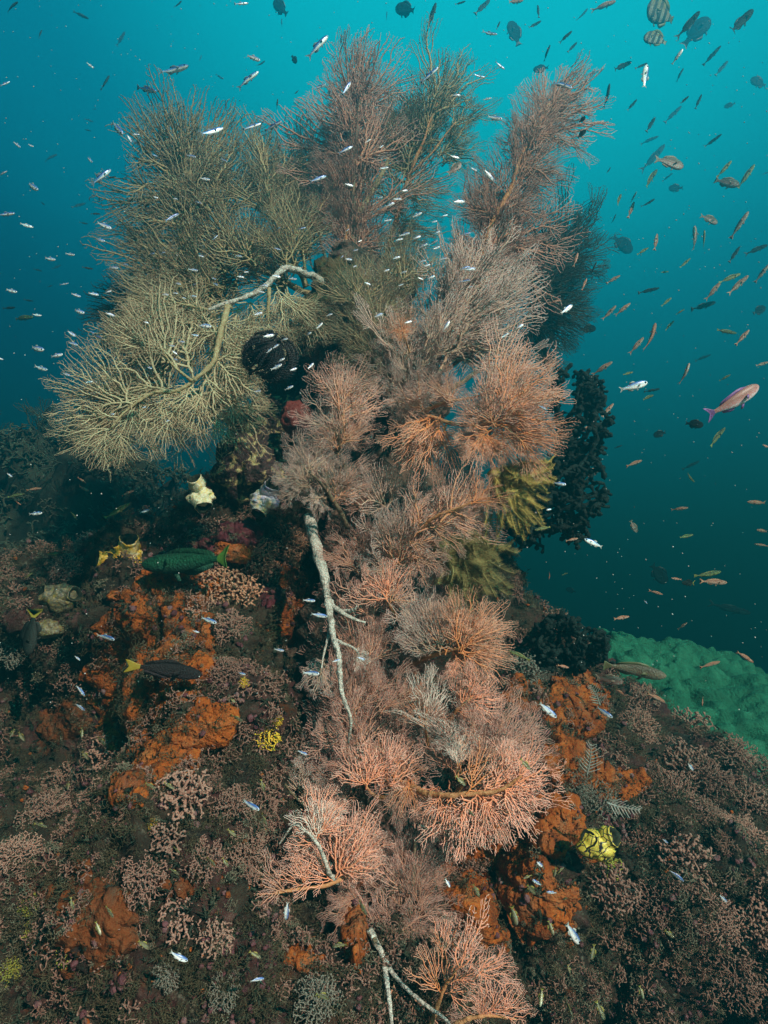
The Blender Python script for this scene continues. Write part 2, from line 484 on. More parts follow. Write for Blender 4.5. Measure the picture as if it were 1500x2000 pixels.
# ------------------------------------------------------------------ pillar the fans grow on
def pinnacle():
    path = [(740, 1990, 1.75), (730, 1750, 1.82), (715, 1500, 1.9), (710, 1250, 2.05), (735, 1000, 2.2), (745, 800, 2.3), (720, 640, 2.35), (690, 540, 2.4), (690, 500, 2.42)]
    rp = [.24, .22, .20, .18, .17, .19, .2, .13, .02]
    P = crs([at(*p) for p in path], 16); rr = np.interp(np.linspace(0, 1, len(P)), np.linspace(0, 1, len(rp)), rp)
    V, Fc = tube(P, rr, 90)
    V = np.array(V); ctr = np.vstack([np.repeat(P, 90, axis=0), P[:1], P[-1:]])
    nv = V - ctr; nv /= np.linalg.norm(nv, axis=1)[:, None] + 1e-6
    V = V + nv * (.10 * fbm(V, 5, 4, 9) + .03 * fbm(V, 18, 4, 10))[:, None]
    return mesh('coral_pillar', V, Fc)
M_PIL = mat('pillar_crust', [(.012, .014, .012), (.055, .045, .032), (.14, .085, .06), (.05, .055, .035)], 11, .85, 1.0, 50)
o = link('reef_pillar', pinnacle(), M_PIL)
tag(o, 'dark crusted rock pillar behind the sea fans', 'reef', kind='structure')

# ------------------------------------------------------------------ sea fans
FM = {
 'olive': mat('fan_olive', [(.40, .35, .20), (.48, .43, .26)], 9, .7, tip=(.33, .26, .16), var=.16, sheen=.1),  # yellow-green cast of the side the strobe misses, put into the colour
 'moss': mat('fan_moss', [(.31, .235, .11), (.38, .29, .15)], 9, .7, tip=(.21, .175, .115), var=.2, sheen=.1),
 'grey': mat('fan_grey', [(.36, .22, .13), (.42, .29, .2)], 9, .7, tip=(.54, .40, .355), var=.18, sheen=.15),
 'brown': mat('fan_brown', [(.38, .17, .09), (.42, .21, .13)], 9, .7, tip=(.50, .30, .25), var=.2, sheen=.1),
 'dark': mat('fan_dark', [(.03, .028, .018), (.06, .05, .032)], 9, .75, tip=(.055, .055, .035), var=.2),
 'pale': mat('fan_pale', [(.55, .22, .09), (.58, .30, .16)], 9, .7, tip=(.68, .44, .37), var=.15, sheen=.15),
 'peach': mat('fan_peach', [(.60, .19, .05), (.64, .25, .09)], 9, .65, tip=(.68, .39, .28), var=.14, sheen=.15),
 'salmon': mat('fan_salmon', [(.74, .24, .10), (.78, .32, .17)], 9, .65, tip=(.82, .47, .37), var=.1, sheen=.15),
 'white': mat('fan_white', [(.55, .40, .30), (.62, .50, .42)], 9, .65, tip=(.68, .58, .50), var=.1, sheen=.2),
}
M_STEM = {
 'bark': mat('stem_bark', [(.10, .07, .045), (.22, .17, .10)], 30, .8, .5, 60),
 'white': mat('stem_white', [(.20, .17, .13), (.52, .48, .40), (.58, .55, .47)], 55, .75, .6, 90, voro=(150, .03, (.12, .12, .11))),
 'tan': mat('stem_tan', [(.25, .20, .10), (.38, .32, .17)], 30, .8, .5, 70),
 'orange': mat('stem_orange', [(.38, .15, .05), (.5, .26, .12)], 30, .7, .4, 70),
}
def frond(root, rootloc, b, t, kind, dens, m, width=1.0, yaw=0.0, g=None, mir=1):
    b = np.array(b); t = np.array(t); ax = t - b; L = np.linalg.norm(ax); z = ax / L
    view = -(b + t) / 2; view /= np.linalg.norm(view)
    y = view - z * (view @ z)
    ny = np.linalg.norm(y)
    y = y / ny if ny > .15 else np.cross(z, RT)
    y /= np.linalg.norm(y); x = np.cross(y, z)
    c, s = math.cos(yaw), math.sin(yaw)
    x, y = c * x + s * y, -s * x + c * y
    lst = FR[(dens, kind)]; me = lst[g.integers(len(lst))]
    o = link('frond', me, m, root)
    M = Matrix.Identity(4)
    for r in range(3):
        M[r][0] = x[r] * L * width * mir; M[r][1] = y[r] * L * .9; M[r][2] = z[r] * L; M[r][3] = b[r] - rootloc[r]
    o.matrix_local = M
    return o
KIND = {'w': 'wide', 'f': 'fan', 'p': 'plume', 'h': 'half', 's': 'spray'}
def colony(label, base, stems, fronds, mcol, dens='m', fill=1, stem_m='bark', spread=.17, seed=0, dd=.12, yawr=.5, group=None):
    """stems: list of ([(px,py,d)..], r0, r1); fronds: (bx,by,bd, tx,ty,td, kind, width)"""
    g = np.random.default_rng(seed + 100)
    root = empty('sea_fan', at(*base), label, 'sea fan', group); rl = np.array(root.location)
    for st in stems:
        pts, r0, r1 = st[:3]; sm = M_STEM[st[3] if len(st) > 3 else stem_m]
        P = crs([at(*p) for p in pts], 12)
        P = P + np.array([[noise.noise(Vector(p) * 12 + Vector((k * 9, 0, 0))) for k in range(3)] for p in P]) * .006
        V, Fc = tube(P - rl, np.linspace(r0, r1 * .6, len(P)) * .72, 12, .5, seed)
        link('stem', mesh('stem', V, Fc), sm, root)
    for f in fronds:
        bx, by, bd, tx, ty, td, k = f[:7]; w = f[7] if len(f) > 7 else 1
        mm = FM[f[8]] if len(f) > 8 else FM[mcol]; de = f[9] if len(f) > 9 else dens
        b, t = at(bx, by, bd), at(tx, ty, td)
        frond(root, rl, b, t, KIND[k], de, mm, w, g.uniform(-yawr, yawr) * .6, g, g.choice([-1, 1]))
        for q in range(fill + (3 if dens != 'c' else 1) + (mcol in ('grey', 'pale', 'brown', 'peach'))):
            L = np.linalg.norm(t - b)
            b2 = b + g.normal(0, .06, 3) * L + FW * g.uniform(.02, dd)
            t2 = t + g.normal(0, spread, 3) * L * .8 + FW * g.uniform(0, dd * 1.6)
            t2 = b2 + (t2 - b2) * g.uniform(.7, .98)
            frond(root, rl, b2, t2, KIND[g.choice(list('fpphs'))], de, mm, w * g.uniform(.8, 1.15), g.uniform(-yawr, yawr) * 1.3, g, g.choice([-1, 1]))
    return root

colony('drooping yellow green sea fan hanging from an arched white stem', (600, 535, 2.1),
  [([(650, 560, 2.2), (600, 535, 2.1), (560, 525, 2.0), (520, 555, 1.95), (470, 585, 1.9), (405, 607, 1.86)],   .019, .012, 'white'),
   ([(445, 600, 1.88), (435, 640, 1.85), (420, 700, 1.8), (385, 738, 1.78), (340, 765, 1.76), (290, 772, 1.74), (250, 800, 1.72), (215, 838, 1.7)], .013, .005, 'tan'),
   ([(525, 560, 1.95), (525, 630, 1.93)], .009, .006, 'tan'), ([(375, 745, 1.77), (340, 715, 1.76), (315, 680, 1.76)], .007, .004, 'tan'),
   ([(405, 607, 1.86), (360, 595, 1.84), (335, 585, 1.83)], .008, .003, 'tan')],
  [(345, 720, 1.76, 280, 545, 1.80, 'p', 1.1), (325, 690, 1.76, 240, 600, 1.82, 'f'), (260, 790, 1.73, 85, 735, 1.70, 'f', 1.0), (230, 815, 1.72, 80, 800, 1.7, 'p', 1.0),
   (210, 835, 1.7, 185, 940, 1.66, 'w', 1.15), (255, 790, 1.72, 290, 915, 1.72, 'f', .9), (320, 770, 1.74, 325, 900, 1.74, 'f', .9),
   (370, 745, 1.77, 375, 890, 1.76, 'f', 1.0), (400, 730, 1.78, 450, 880, 1.8, 'f'), (420, 700, 1.8, 535, 830, 1.82, 'w', 1.0), (430, 660, 1.84, 545, 740, 1.88, 'f'),
   (330, 765, 1.75, 170, 690, 1.76, 'f', 1.1), (430, 650, 1.85, 310, 620, 1.86, 'f'), (525, 630, 1.93, 500, 720, 1.93, 'f'), (400, 610, 1.86, 270, 560, 1.86, 'p'),
   (355, 595, 1.84, 220, 640, 1.86, 'f'), (290, 770, 1.74, 150, 850, 1.75, 'f', .9), (560, 560, 2.0, 590, 700, 2.05, 'f'), (490, 590, 1.95, 470, 700, 1.95, 'w'), (470, 600, 1.93, 400, 690, 1.9, 'f'), (540, 560, 1.98, 570, 660, 1.98, 'f', 1.1), (440, 630, 1.88, 500, 760, 1.9, 'w'), (420, 690, 1.84, 470, 800, 1.86, 'f', 1.1), (580, 580, 2.05, 620, 680, 2.05, 'f', 1.1)],
  'olive', 'm', fill=1, seed=1)
colony('tall olive brown sea fan spreading to the upper left of the thicket', (520, 540, 2.5),
  [([(620, 580, 2.5), (520, 530, 2.45), (470, 480, 2.4), (420, 430, 2.38), (370, 350, 2.36), (340, 280, 2.36)], .018, .006, 'tan'),
   ([(600, 560, 2.5), (560, 480, 2.45), (530, 400, 2.42), (512, 320, 2.42), (505, 280, 2.4)], .016, .005, 'tan'),
   ([(480, 500, 2.42), (440, 440, 2.4), (415, 395, 2.38)], .01, .005, 'tan'), ([(596, 560, 2.35), (592, 470, 2.33)], .010, .006, 'tan')],
  [(380, 360, 2.37, 345, 155, 2.36, 'f', .9), (365, 345, 2.36, 290, 200, 2.36, 'p', 1.1), (390, 400, 2.37, 225, 255, 2.38, 'f', 1.0), (400, 410, 2.38, 300, 330, 2.36, 'f'),
   (415, 400, 2.38, 400, 250, 2.4, 'f', .9), (440, 440, 2.4, 420, 290, 2.38, 'f'), (460, 470, 2.4, 290, 420, 2.36, 'f'), (480, 500, 2.42, 200, 490, 2.4, 'f', .9),
   (510, 320, 2.42, 495, 205, 2.42, 'p', 1.3), (520, 380, 2.42, 560, 260, 2.44, 'f'), (540, 440, 2.42, 590, 330, 2.46, 'f'), (530, 420, 2.42, 460, 300, 2.42, 'f'),
   (592, 500, 2.33, 600, 380, 2.35, 'f'), (560, 500, 2.44, 500, 380, 2.4, 'f'), (500, 520, 2.42, 380, 440, 2.34, 'w'), (470, 540, 2.4, 250, 540, 2.32, 'w', .9),
   (440, 560, 2.36, 190, 600, 2.3, 'f', 1.0), (420, 600, 2.3, 190, 680, 2.25, 'w', .9), (560, 560, 2.4, 480, 450, 2.34, 'w'), (480, 500, 2.4, 540, 440, 2.34, 'f'),
   (390, 360, 2.4, 430, 200, 2.5, 'p', 1.1), (300, 470, 2.4, 215, 400, 2.45, 'f'), (400, 520, 2.3, 250, 430, 2.3, 'f', 1.1), (420, 560, 2.25, 290, 500, 2.22, 'f', 1.1), (360, 560, 2.25, 220, 540, 2.22, 'f', 1.1), (500, 520, 2.3, 430, 400, 2.28, 'f', 1.1), (560, 520, 2.3, 540, 380, 2.28, 'f', 1.1), (380, 450, 2.35, 270, 330, 2.33, 'f', 1.1), (600, 470, 2.36, 590, 340, 2.36, 'f'), (330, 600, 2.2, 195, 600, 2.2, 'f', 1.1)],
  'moss', 'm', fill=1, seed=2, yawr=.6)
colony('tallest brown sea fan reaching up to the bright surface', (690, 540, 2.4),
  [([(690, 560, 2.4), (690, 470, 2.36), (690, 380, 2.34), (695, 280, 2.34), (705, 170, 2.34)], .018, .004),
   ([(700, 420, 2.36), (740, 350, 2.34), (760, 310, 2.33)], .016, .012, 'tan'), ([(690, 560, 2.3), (675, 480, 2.28), (680, 440, 2.27)], .008, .005, 'orange')],
  [(702, 210, 2.34, 705, 45, 2.34, 'p', 1.0), (700, 220, 2.34, 745, 70, 2.36, 'p', 1.1), (695, 260, 2.34, 640, 130, 2.36, 'f'), (692, 320, 2.34, 630, 210, 2.34, 'f', .9),
   (695, 330, 2.34, 770, 190, 2.36, 'f'), (690, 400, 2.35, 615, 300, 2.34, 'f', 1.0), (690, 420, 2.35, 610, 400, 2.32, 'f'), (690, 480, 2.36, 640, 360, 2.3, 'f'),
   (695, 440, 2.35, 730, 260, 2.32, 'p', 1.2), (700, 490, 2.35, 720, 360, 2.3, 'f'), (690, 520, 2.34, 650, 430, 2.28, 'f'), (700, 540, 2.34, 640, 560, 2.28, 'f'), (700, 280, 2.36, 670, 110, 2.4, 'p')],
  'brown', 'm', fill=1, seed=3, yawr=.7)
colony('forked greenish brown sea fan beside the tallest one', (760, 480, 2.5),
  [([(740, 560, 2.5), (770, 440, 2.46), (800, 340, 2.44), (835, 250, 2.42), (860, 180, 2.42)], .016, .004, 'orange'),
   ([(800, 340, 2.44), (850, 290, 2.44), (890, 240, 2.44)], .008, .004, 'orange')],
  [(845, 230, 2.42, 900, 70, 2.44, 'f', .9), (855, 190, 2.42, 925, 105, 2.44, 'p', 1.2), (835, 260, 2.42, 810, 120, 2.46, 'f', .9), (820, 290, 2.43, 870, 140, 2.4, 'p', 1.2), (880, 250, 2.44, 945, 170, 2.46, 'f', .9),
   (860, 300, 2.44, 960, 260, 2.46, 'f', 1.0), (800, 340, 2.44, 760, 200, 2.46, 'f', .9), (790, 380, 2.44, 900, 330, 2.42, 'f', 1.0), (780, 420, 2.45, 740, 300, 2.4, 'f'), (775, 440, 2.45, 870, 400, 2.4, 'w', .8),
   (765, 470, 2.45, 830, 420, 2.36, 'f', 1.2), (750, 520, 2.46, 700, 430, 2.36, 'f'), (760, 520, 2.45, 850, 480, 2.36, 'w', .9), (830, 280, 2.44, 780, 170, 2.5, 'p')],
  'moss', 'm', fill=1, seed=4, yawr=.7)
colony('tall rusty sea fan leaning outward on the open water side', (930, 620, 2.2),
  [([(880, 700, 2.2), (920, 580, 2.15), (955, 450, 2.12), (1000, 360, 2.12), (1030, 280, 2.12), (1075, 200, 2.14)], .018, .004, 'orange')],
  [(1065, 220, 2.14, 1140, 105, 2.16, 'p', 1.1), (1060, 230, 2.14, 1165, 150, 2.18, 'p', 1.2), (1045, 260, 2.13, 1050, 160, 2.14, 'f', .9), (1030, 300, 2.12, 1000, 200, 2.14, 'f', .9), (1040, 270, 2.12, 1130, 220, 2.14, 'f', .9),
   (1015, 330, 2.12, 1135, 290, 2.16, 'f', .9), (1010, 340, 2.12, 1060, 210, 2.1, 'p', 1.3), (990, 380, 2.12, 920, 300, 2.14, 'f', .9), (980, 400, 2.12, 1080, 360, 2.16, 'f', 1.0), (970, 430, 2.12, 900, 350, 2.1, 'f', 1.0),
   (960, 450, 2.12, 1000, 320, 2.08, 'f', 1.1), (950, 490, 2.13, 890, 440, 2.1, 'f', .9), (955, 480, 2.12, 1110, 410, 2.2, 'f', .9), (940, 520, 2.13, 1060, 470, 2.18, 'f'), (930, 560, 2.14, 960, 420, 2.06, 'f', 1.1),
   (930, 580, 2.14, 1030, 500, 2.1, 'f'), (920, 600, 2.15, 880, 480, 2.06, 'p', 1.2)],
  'brown', 'm', fill=1, seed=5, yawr=.8)
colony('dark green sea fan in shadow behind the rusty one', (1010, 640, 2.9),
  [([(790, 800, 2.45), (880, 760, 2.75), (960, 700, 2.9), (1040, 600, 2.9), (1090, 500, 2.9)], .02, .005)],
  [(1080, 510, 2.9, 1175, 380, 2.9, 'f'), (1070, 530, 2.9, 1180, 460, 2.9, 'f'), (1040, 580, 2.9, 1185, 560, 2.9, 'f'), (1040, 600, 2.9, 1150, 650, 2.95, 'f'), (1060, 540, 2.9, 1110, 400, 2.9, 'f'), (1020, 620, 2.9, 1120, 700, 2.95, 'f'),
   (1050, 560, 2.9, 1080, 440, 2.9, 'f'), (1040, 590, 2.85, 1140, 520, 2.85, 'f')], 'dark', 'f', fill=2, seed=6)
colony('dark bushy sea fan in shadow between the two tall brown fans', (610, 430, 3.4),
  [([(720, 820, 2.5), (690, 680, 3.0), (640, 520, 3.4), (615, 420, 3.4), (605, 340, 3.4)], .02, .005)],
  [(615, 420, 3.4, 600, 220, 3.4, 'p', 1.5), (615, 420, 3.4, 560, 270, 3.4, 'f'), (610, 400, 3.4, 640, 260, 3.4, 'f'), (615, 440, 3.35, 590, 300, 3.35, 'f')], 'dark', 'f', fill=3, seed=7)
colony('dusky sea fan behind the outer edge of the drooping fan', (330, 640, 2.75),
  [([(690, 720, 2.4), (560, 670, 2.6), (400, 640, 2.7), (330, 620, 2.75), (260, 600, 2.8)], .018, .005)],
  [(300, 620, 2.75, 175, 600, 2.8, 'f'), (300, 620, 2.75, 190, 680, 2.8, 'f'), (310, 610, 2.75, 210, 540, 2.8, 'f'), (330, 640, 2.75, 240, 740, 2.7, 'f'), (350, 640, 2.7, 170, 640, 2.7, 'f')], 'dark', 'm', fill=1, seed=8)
colony('grey pink sea fan plumes swept up beside the rusty fan', (800, 760, 1.9),
  [([(760, 800, 1.95), (800, 720, 1.86), (850, 660, 1.82)], .016, .006)],
  [(850, 660, 1.82, 930, 570, 1.84, 'p', 1.2), (870, 650, 1.82, 1010, 540, 1.88, 'p', 1.3), (830, 680, 1.83, 870, 560, 1.82, 'p', 1.3), (800, 720, 1.86, 800, 580, 1.84, 'p', 1.3), (860, 690, 1.82, 1060, 540, 1.92, 'p', 1.1),
   (880, 690, 1.82, 1050, 610, 1.9, 'f', .9), (800, 740, 1.86, 770, 640, 1.82, 'p', 1.2), (900, 620, 1.86, 960, 480, 1.92, 'p', 1.2), (850, 700, 1.8, 900, 610, 1.76, 'f'), (870, 590, 1.9, 885, 470, 1.9, 'p', .5),
   (920, 620, 1.9, 1040, 480, 1.98, 'p', 1.3), (820, 730, 1.82, 880, 640, 1.74, 'p', 1.3), (780, 780, 1.84, 740, 700, 1.76, 'f'), (800, 800, 1.8, 830, 700, 1.7, 'f'), (790, 850, 1.78, 810, 760, 1.7, 'f')],
  'grey', 'f', fill=1, seed=9, yawr=1.0)
colony('round peach sea fan with orange branches beside the black coral', (900, 830, 1.72),
  [([(830, 800, 1.75), (880, 785, 1.7), (940, 770, 1.66)], .009, .005, 'orange'), ([(830, 810, 1.75), (900, 830, 1.7), (980, 835, 1.64), (1040, 880, 1.62)], .009, .004, 'orange')],
  [(975, 830, 1.64, 1118, 850, 1.62, 'w', 1.0), (1000, 845, 1.63, 1100, 905, 1.6, 'f', .9), (960, 830, 1.63, 950, 700, 1.62, 'w', .9, 'pale'), (970, 810, 1.63, 1085, 700, 1.66, 'f', .8, 'peach'), (940, 775, 1.66, 1080, 680, 1.72, 'f', .9, 'pale'),
   (970, 835, 1.63, 890, 760, 1.6, 'f', 1.0, 'pale'), (960, 840, 1.63, 880, 870, 1.62, 'f', 1.0), (940, 840, 1.64, 950, 915, 1.62, 'f', 1.0), (980, 820, 1.63, 1090, 770, 1.62, 'f', 1.0), (880, 790, 1.7, 860, 700, 1.68, 'f', 1, 'pale'),
   (860, 810, 1.7, 830, 930, 1.68, 'f', 1.1), (840, 810, 1.72, 780, 920, 1.7, 'f'), (830, 800, 1.72, 770, 740, 1.66, 'f', 1, 'pale'), (950, 850, 1.62, 1020, 905, 1.6, 'f', .9)],
  'peach', 'm', fill=1, seed=10, yawr=.5, dd=.08)
colony('small pinkish upright sea fan near the black feather star', (660, 870, 1.75),
  [([(690, 960, 1.8), (665, 880, 1.74), (660, 800, 1.7)], .011, .004)],
  [(662, 800, 1.7, 662, 680, 1.68, 'f', 1.05), (662, 830, 1.7, 725, 720, 1.7, 'f'), (660, 850, 1.7, 600, 750, 1.7, 'f', 1.0, 'grey'), (665, 870, 1.7, 720, 790, 1.68, 'f'), (660, 880, 1.72, 630, 800, 1.68, 'f')],
  'pale', 'm', fill=1, seed=11)
colony('feathery mauve sea fan over the yellow ringed sea squirt', (640, 980, 1.7),
  [([(680, 1030, 1.8), (640, 960, 1.7), (600, 920, 1.66)], .011, .004)],
  [(600, 930, 1.66, 610, 830, 1.64, 'f', 1.1), (600, 940, 1.66, 535, 900, 1.64, 'f'), (600, 950, 1.66, 530, 960, 1.66, 'f'), (640, 960, 1.7, 640, 850, 1.66, 'p', 1.3), (630, 970, 1.68, 590, 990, 1.64, 'p', 1.5), (650, 980, 1.68, 700, 900, 1.62, 'f', 1, 'pale')],
  'grey', 'f', fill=1, seed=12)
colony('pink plumed sea fan above the olive feather stars', (800, 1060, 1.7),
  [([(720, 1110, 1.85), (790, 1060, 1.72), (850, 1010, 1.64), (920, 980, 1.6)], .013, .005, 'orange')],
  [(920, 985, 1.6, 985, 930, 1.58, 'f', 1.1, 'peach'), (880, 1000, 1.62, 975, 980, 1.6, 'f', 1.0), (860, 1020, 1.62, 960, 900, 1.62, 'p', 1.2), (840, 1030, 1.64, 930, 1040, 1.62, 'f', 1.0), (810, 1050, 1.66, 870, 930, 1.64, 'f', 1.0), (790, 1060, 1.7, 760, 970, 1.66, 'p', 1.2, 'grey'),
   (800, 1060, 1.66, 890, 1080, 1.64, 'f'), (770, 1090, 1.7, 740, 980, 1.66, 'p', 1.2, 'grey'), (800, 1080, 1.66, 850, 1150, 1.64, 'f'), (770, 1110, 1.7, 820, 1010, 1.62, 'f', 1.0), (750, 1130, 1.7, 720, 1060, 1.66, 'p', 1.3, 'grey'), (850, 1010, 1.7, 920, 920, 1.7, 'f', 1., 'brown'),
   (760, 1000, 1.8, 700, 900, 1.74, 'f', 1, 'grey'), (720, 1010, 1.8, 680, 920, 1.74, 'f', 1, 'brown')],
  'pale', 'm', fill=1, seed=13, yawr=.8)
colony('small coral pink sea fan beside the forked white stem', (755, 1190, 1.68),
  [([(790, 1230, 1.75), (765, 1190, 1.68), (755, 1170, 1.66)], .008, .004, 'orange')],
  [(757, 1175, 1.66, 715, 1100, 1.64, 'f', 1.2), (757, 1175, 1.66, 770, 1085, 1.64, 'f', 1.0), (760, 1180, 1.66, 800, 1120, 1.66, 'f', 1, 'pale')], 'salmon', 'c', fill=0, seed=14)
colony('broad cream veined sea fan facing the open water', (850, 1280, 1.65),
  [([(800, 1300, 1.75), (850, 1280, 1.64), (900, 1268, 1.58)], .011, .006, 'orange')],
  [(895, 1270, 1.58, 995, 1200, 1.56, 'w', 1.05), (900, 1270, 1.58, 950, 1160, 1.58, 'f', 1.0), (895, 1275, 1.58, 990, 1285, 1.56, 'f', 1.1), (870, 1280, 1.6, 900, 1160, 1.62, 'f', .9), (860, 1280, 1.6, 850, 1180, 1.62, 'f', 1.0, 'grey'), (840, 1280, 1.62, 800, 1190, 1.64, 'f', 1.0, 'grey'),
   (890, 1280, 1.58, 910, 1340, 1.56, 'f', 1.0, 'salmon'), (860, 1270, 1.62, 830, 1140, 1.68, 'p', 1.3, 'grey'), (830, 1250, 1.66, 790, 1140, 1.7, 'p', 1.3, 'grey'), (850, 1220, 1.7, 880, 1150, 1.7, 'f', 1, 'grey')],
  'peach', 'm', fill=1, seed=15, dd=.08)
colony('brown sea fan thicket clothing the middle of the pillar', (700, 1350, 1.85),
  [([(720, 1560, 1.8), (700, 1400, 1.8), (700, 1250, 1.85), (720, 1120, 1.92)], .018, .01)],
  [(700, 1250, 1.82, 660, 1120, 1.82, 'p', 1.5), (700, 1250, 1.82, 720, 1130, 1.82, 'p', 1.5), (690, 1330, 1.8, 640, 1220, 1.8, 'p', 1.5), (710, 1330, 1.78, 740, 1210, 1.78, 'p', 1.5), (690, 1420, 1.76, 630, 1310, 1.76, 'f'), (710, 1420, 1.74, 760, 1300, 1.76, 'f'), (690, 1420, 1.74, 680, 1280, 1.76, 'p', 1.5),
   (690, 1500, 1.72, 630, 1400, 1.72, 'f'), (700, 1500, 1.7, 720, 1370, 1.72, 'f'), (660, 1540, 1.68, 590, 1450, 1.68, 'f'), (650, 1560, 1.66, 540, 1480, 1.66, 'f'), (640, 1580, 1.64, 560, 1540, 1.62, 'f'), (720, 1480, 1.72, 790, 1390, 1.72, 'f'), (760, 1440, 1.74, 800, 1330, 1.74, 'f'),
   (680, 1100, 1.9, 650, 1000, 1.88, 'p', 1.5), (720, 1100, 1.9, 700, 980, 1.86, 'p', 1.5), (740, 1130, 1.88, 760, 1040, 1.84, 'p', 1.5), (800, 1330, 1.76, 830, 1230, 1.74, 'f')],
  'brown', 'f', fill=1, seed=16, yawr=.9)
colony('forked white sponge crusted stem running down the pillar', (650, 1240, 1.75),
  [([(605, 1010, 1.85), (620, 1080, 1.74), (637, 1130, 1.7), (640, 1170, 1.68), (668, 1195, 1.62), (715, 1215, 1.62)], .024, .007, 'white'), ([(668, 1195, 1.66), (690, 1190, 1.63), (697, 1182, 1.62)], .010, .005, 'white'),
   ([(640, 1170, 1.67), (648, 1230, 1.58), (664, 1290, 1.53), (668, 1350, 1.50), (682, 1400, 1.48), (681, 1450, 1.50)], .013, .006, 'white'), ([(645, 1200, 1.62), (640, 1250, 1.58), (628, 1310, 1.55)], .008, .003, 'white'), ([(655, 1250, 1.57), (690, 1270, 1.55), (700, 1285, 1.55)], .006, .002, 'white')],
  [(628, 1305, 1.55, 620, 1370, 1.54, 'f', 1, 'grey', 'c'), (697, 1280, 1.55, 712, 1310, 1.55, 'f', 1, 'white', 'c')], 'grey', 'm', fill=0, seed=17)
colony('knotted white sea fan sprig standing before the orange crust', (830, 1430, 1.55),
  [([(835, 1460, 1.58), (832, 1420, 1.53), (838, 1380, 1.52)], .006, .005, 'orange')],
  [(832, 1425, 1.53, 846, 1300, 1.52, 'f', .55), (835, 1420, 1.53, 870, 1370, 1.5, 'f', .9, 'salmon'), (830, 1425, 1.53, 790, 1330, 1.54, 'f', .6, 'peach')], 'white', 'c', fill=0, seed=18)
colony('pink sea fan above the brown bushy fan', (900, 1390, 1.58),
  [([(860, 1440, 1.62), (890, 1390, 1.57), (920, 1360, 1.55)], .009, .005, 'orange')],
  [(915, 1365, 1.55, 965, 1310, 1.54, 'f', 1.1), (915, 1370, 1.55, 990, 1365, 1.54, 'f', 1.1), (900, 1380, 1.56, 930, 1290, 1.56, 'f', .9), (895, 1390, 1.56, 950, 1400, 1.54, 'f')], 'salmon', 'c', fill=1, seed=19, dd=.06)
colony('bushy brown sea fan spread above the salmon fan', (940, 1520, 1.52),
  [([(880, 1560, 1.55), (930, 1500, 1.5)], .011, .006, 'orange')],
  [(920, 1510, 1.5, 920, 1370, 1.52, 'f', 1.0), (940, 1500, 1.5, 1000, 1370, 1.54, 'f'), (960, 1500, 1.5, 1065, 1400, 1.54, 'f'), (970, 1510, 1.49, 1075, 1470, 1.5, 'f', .9), (890, 1520, 1.5, 860, 1400, 1.52, 'f'), (940, 1510, 1.46, 980, 1420, 1.46, 'f')],
  'brown', 'f', fill=1, seed=20)
colony('small pale sea fan tuft standing on the salmon branches', (895, 1500, 1.42),
  [([(893, 1515, 1.43), (893, 1490, 1.42)], .005, .004, 'orange')],
  [(893, 1500, 1.42, 895, 1428, 1.42, 'p', 1.6), (893, 1500, 1.42, 905, 1440, 1.43, 'p', 1.4)], 'white', 'm', fill=0, seed=21)
colony('large bright salmon sea fan above the holed orange sponge', (870, 1555, 1.42),
  [([(800, 1540, 1.5), (850, 1552, 1.42), (920, 1550, 1.38), (980, 1542, 1.36), (1020, 1520, 1.35)], .012, .005, 'orange')],
  [(1000, 1535, 1.36, 1105, 1470, 1.35, 'f', 1.0), (985, 1540, 1.36, 1095, 1545, 1.34, 'w', 1.0), (960, 1545, 1.37, 1085, 1610, 1.34, 'w', .9), (930, 1550, 1.37, 1030, 1660, 1.34, 'w', .8), (900, 1552, 1.38, 960, 1675, 1.35, 'f', 1.0), (880, 1552, 1.39, 885, 1680, 1.36, 'f', 1.0),
   (960, 1545, 1.37, 1050, 1480, 1.37, 'f', 1.0), (910, 1550, 1.38, 1000, 1460, 1.39, 'f', .9, 'peach'), (860, 1552, 1.4, 840, 1640, 1.38, 'f', .9), (940, 1550, 1.37, 1000, 1640, 1.33, 'f', .9)],
  'salmon', 'c', fill=1, seed=22, yawr=.35, dd=.06, spread=.15)
colony('salmon sea fan rising beside the white stem foot', (720, 1560, 1.5),
  [([(760, 1560, 1.55), (730, 1555, 1.5), (712, 1530, 1.48)], .008, .005, 'orange')],
  [(715, 1540, 1.48, 740, 1430, 1.48, 'f', 1.0), (715, 1540, 1.48, 710, 1465, 1.46, 'f', 1.2), (740, 1550, 1.48, 785, 1430, 1.5, 'f', .9), (760, 1540, 1.5, 800, 1450, 1.5, 'f', 1, 'peach'), (770, 1550, 1.5, 830, 1470, 1.5, 'f', 1, 'brown'), (800, 1530, 1.46, 790, 1600, 1.44, 'f', 1, 'peach'), (790, 1540, 1.47, 740, 1610, 1.45, 'f', 1, 'brown')],
  'salmon', 'c', fill=1, seed=23, dd=.06)
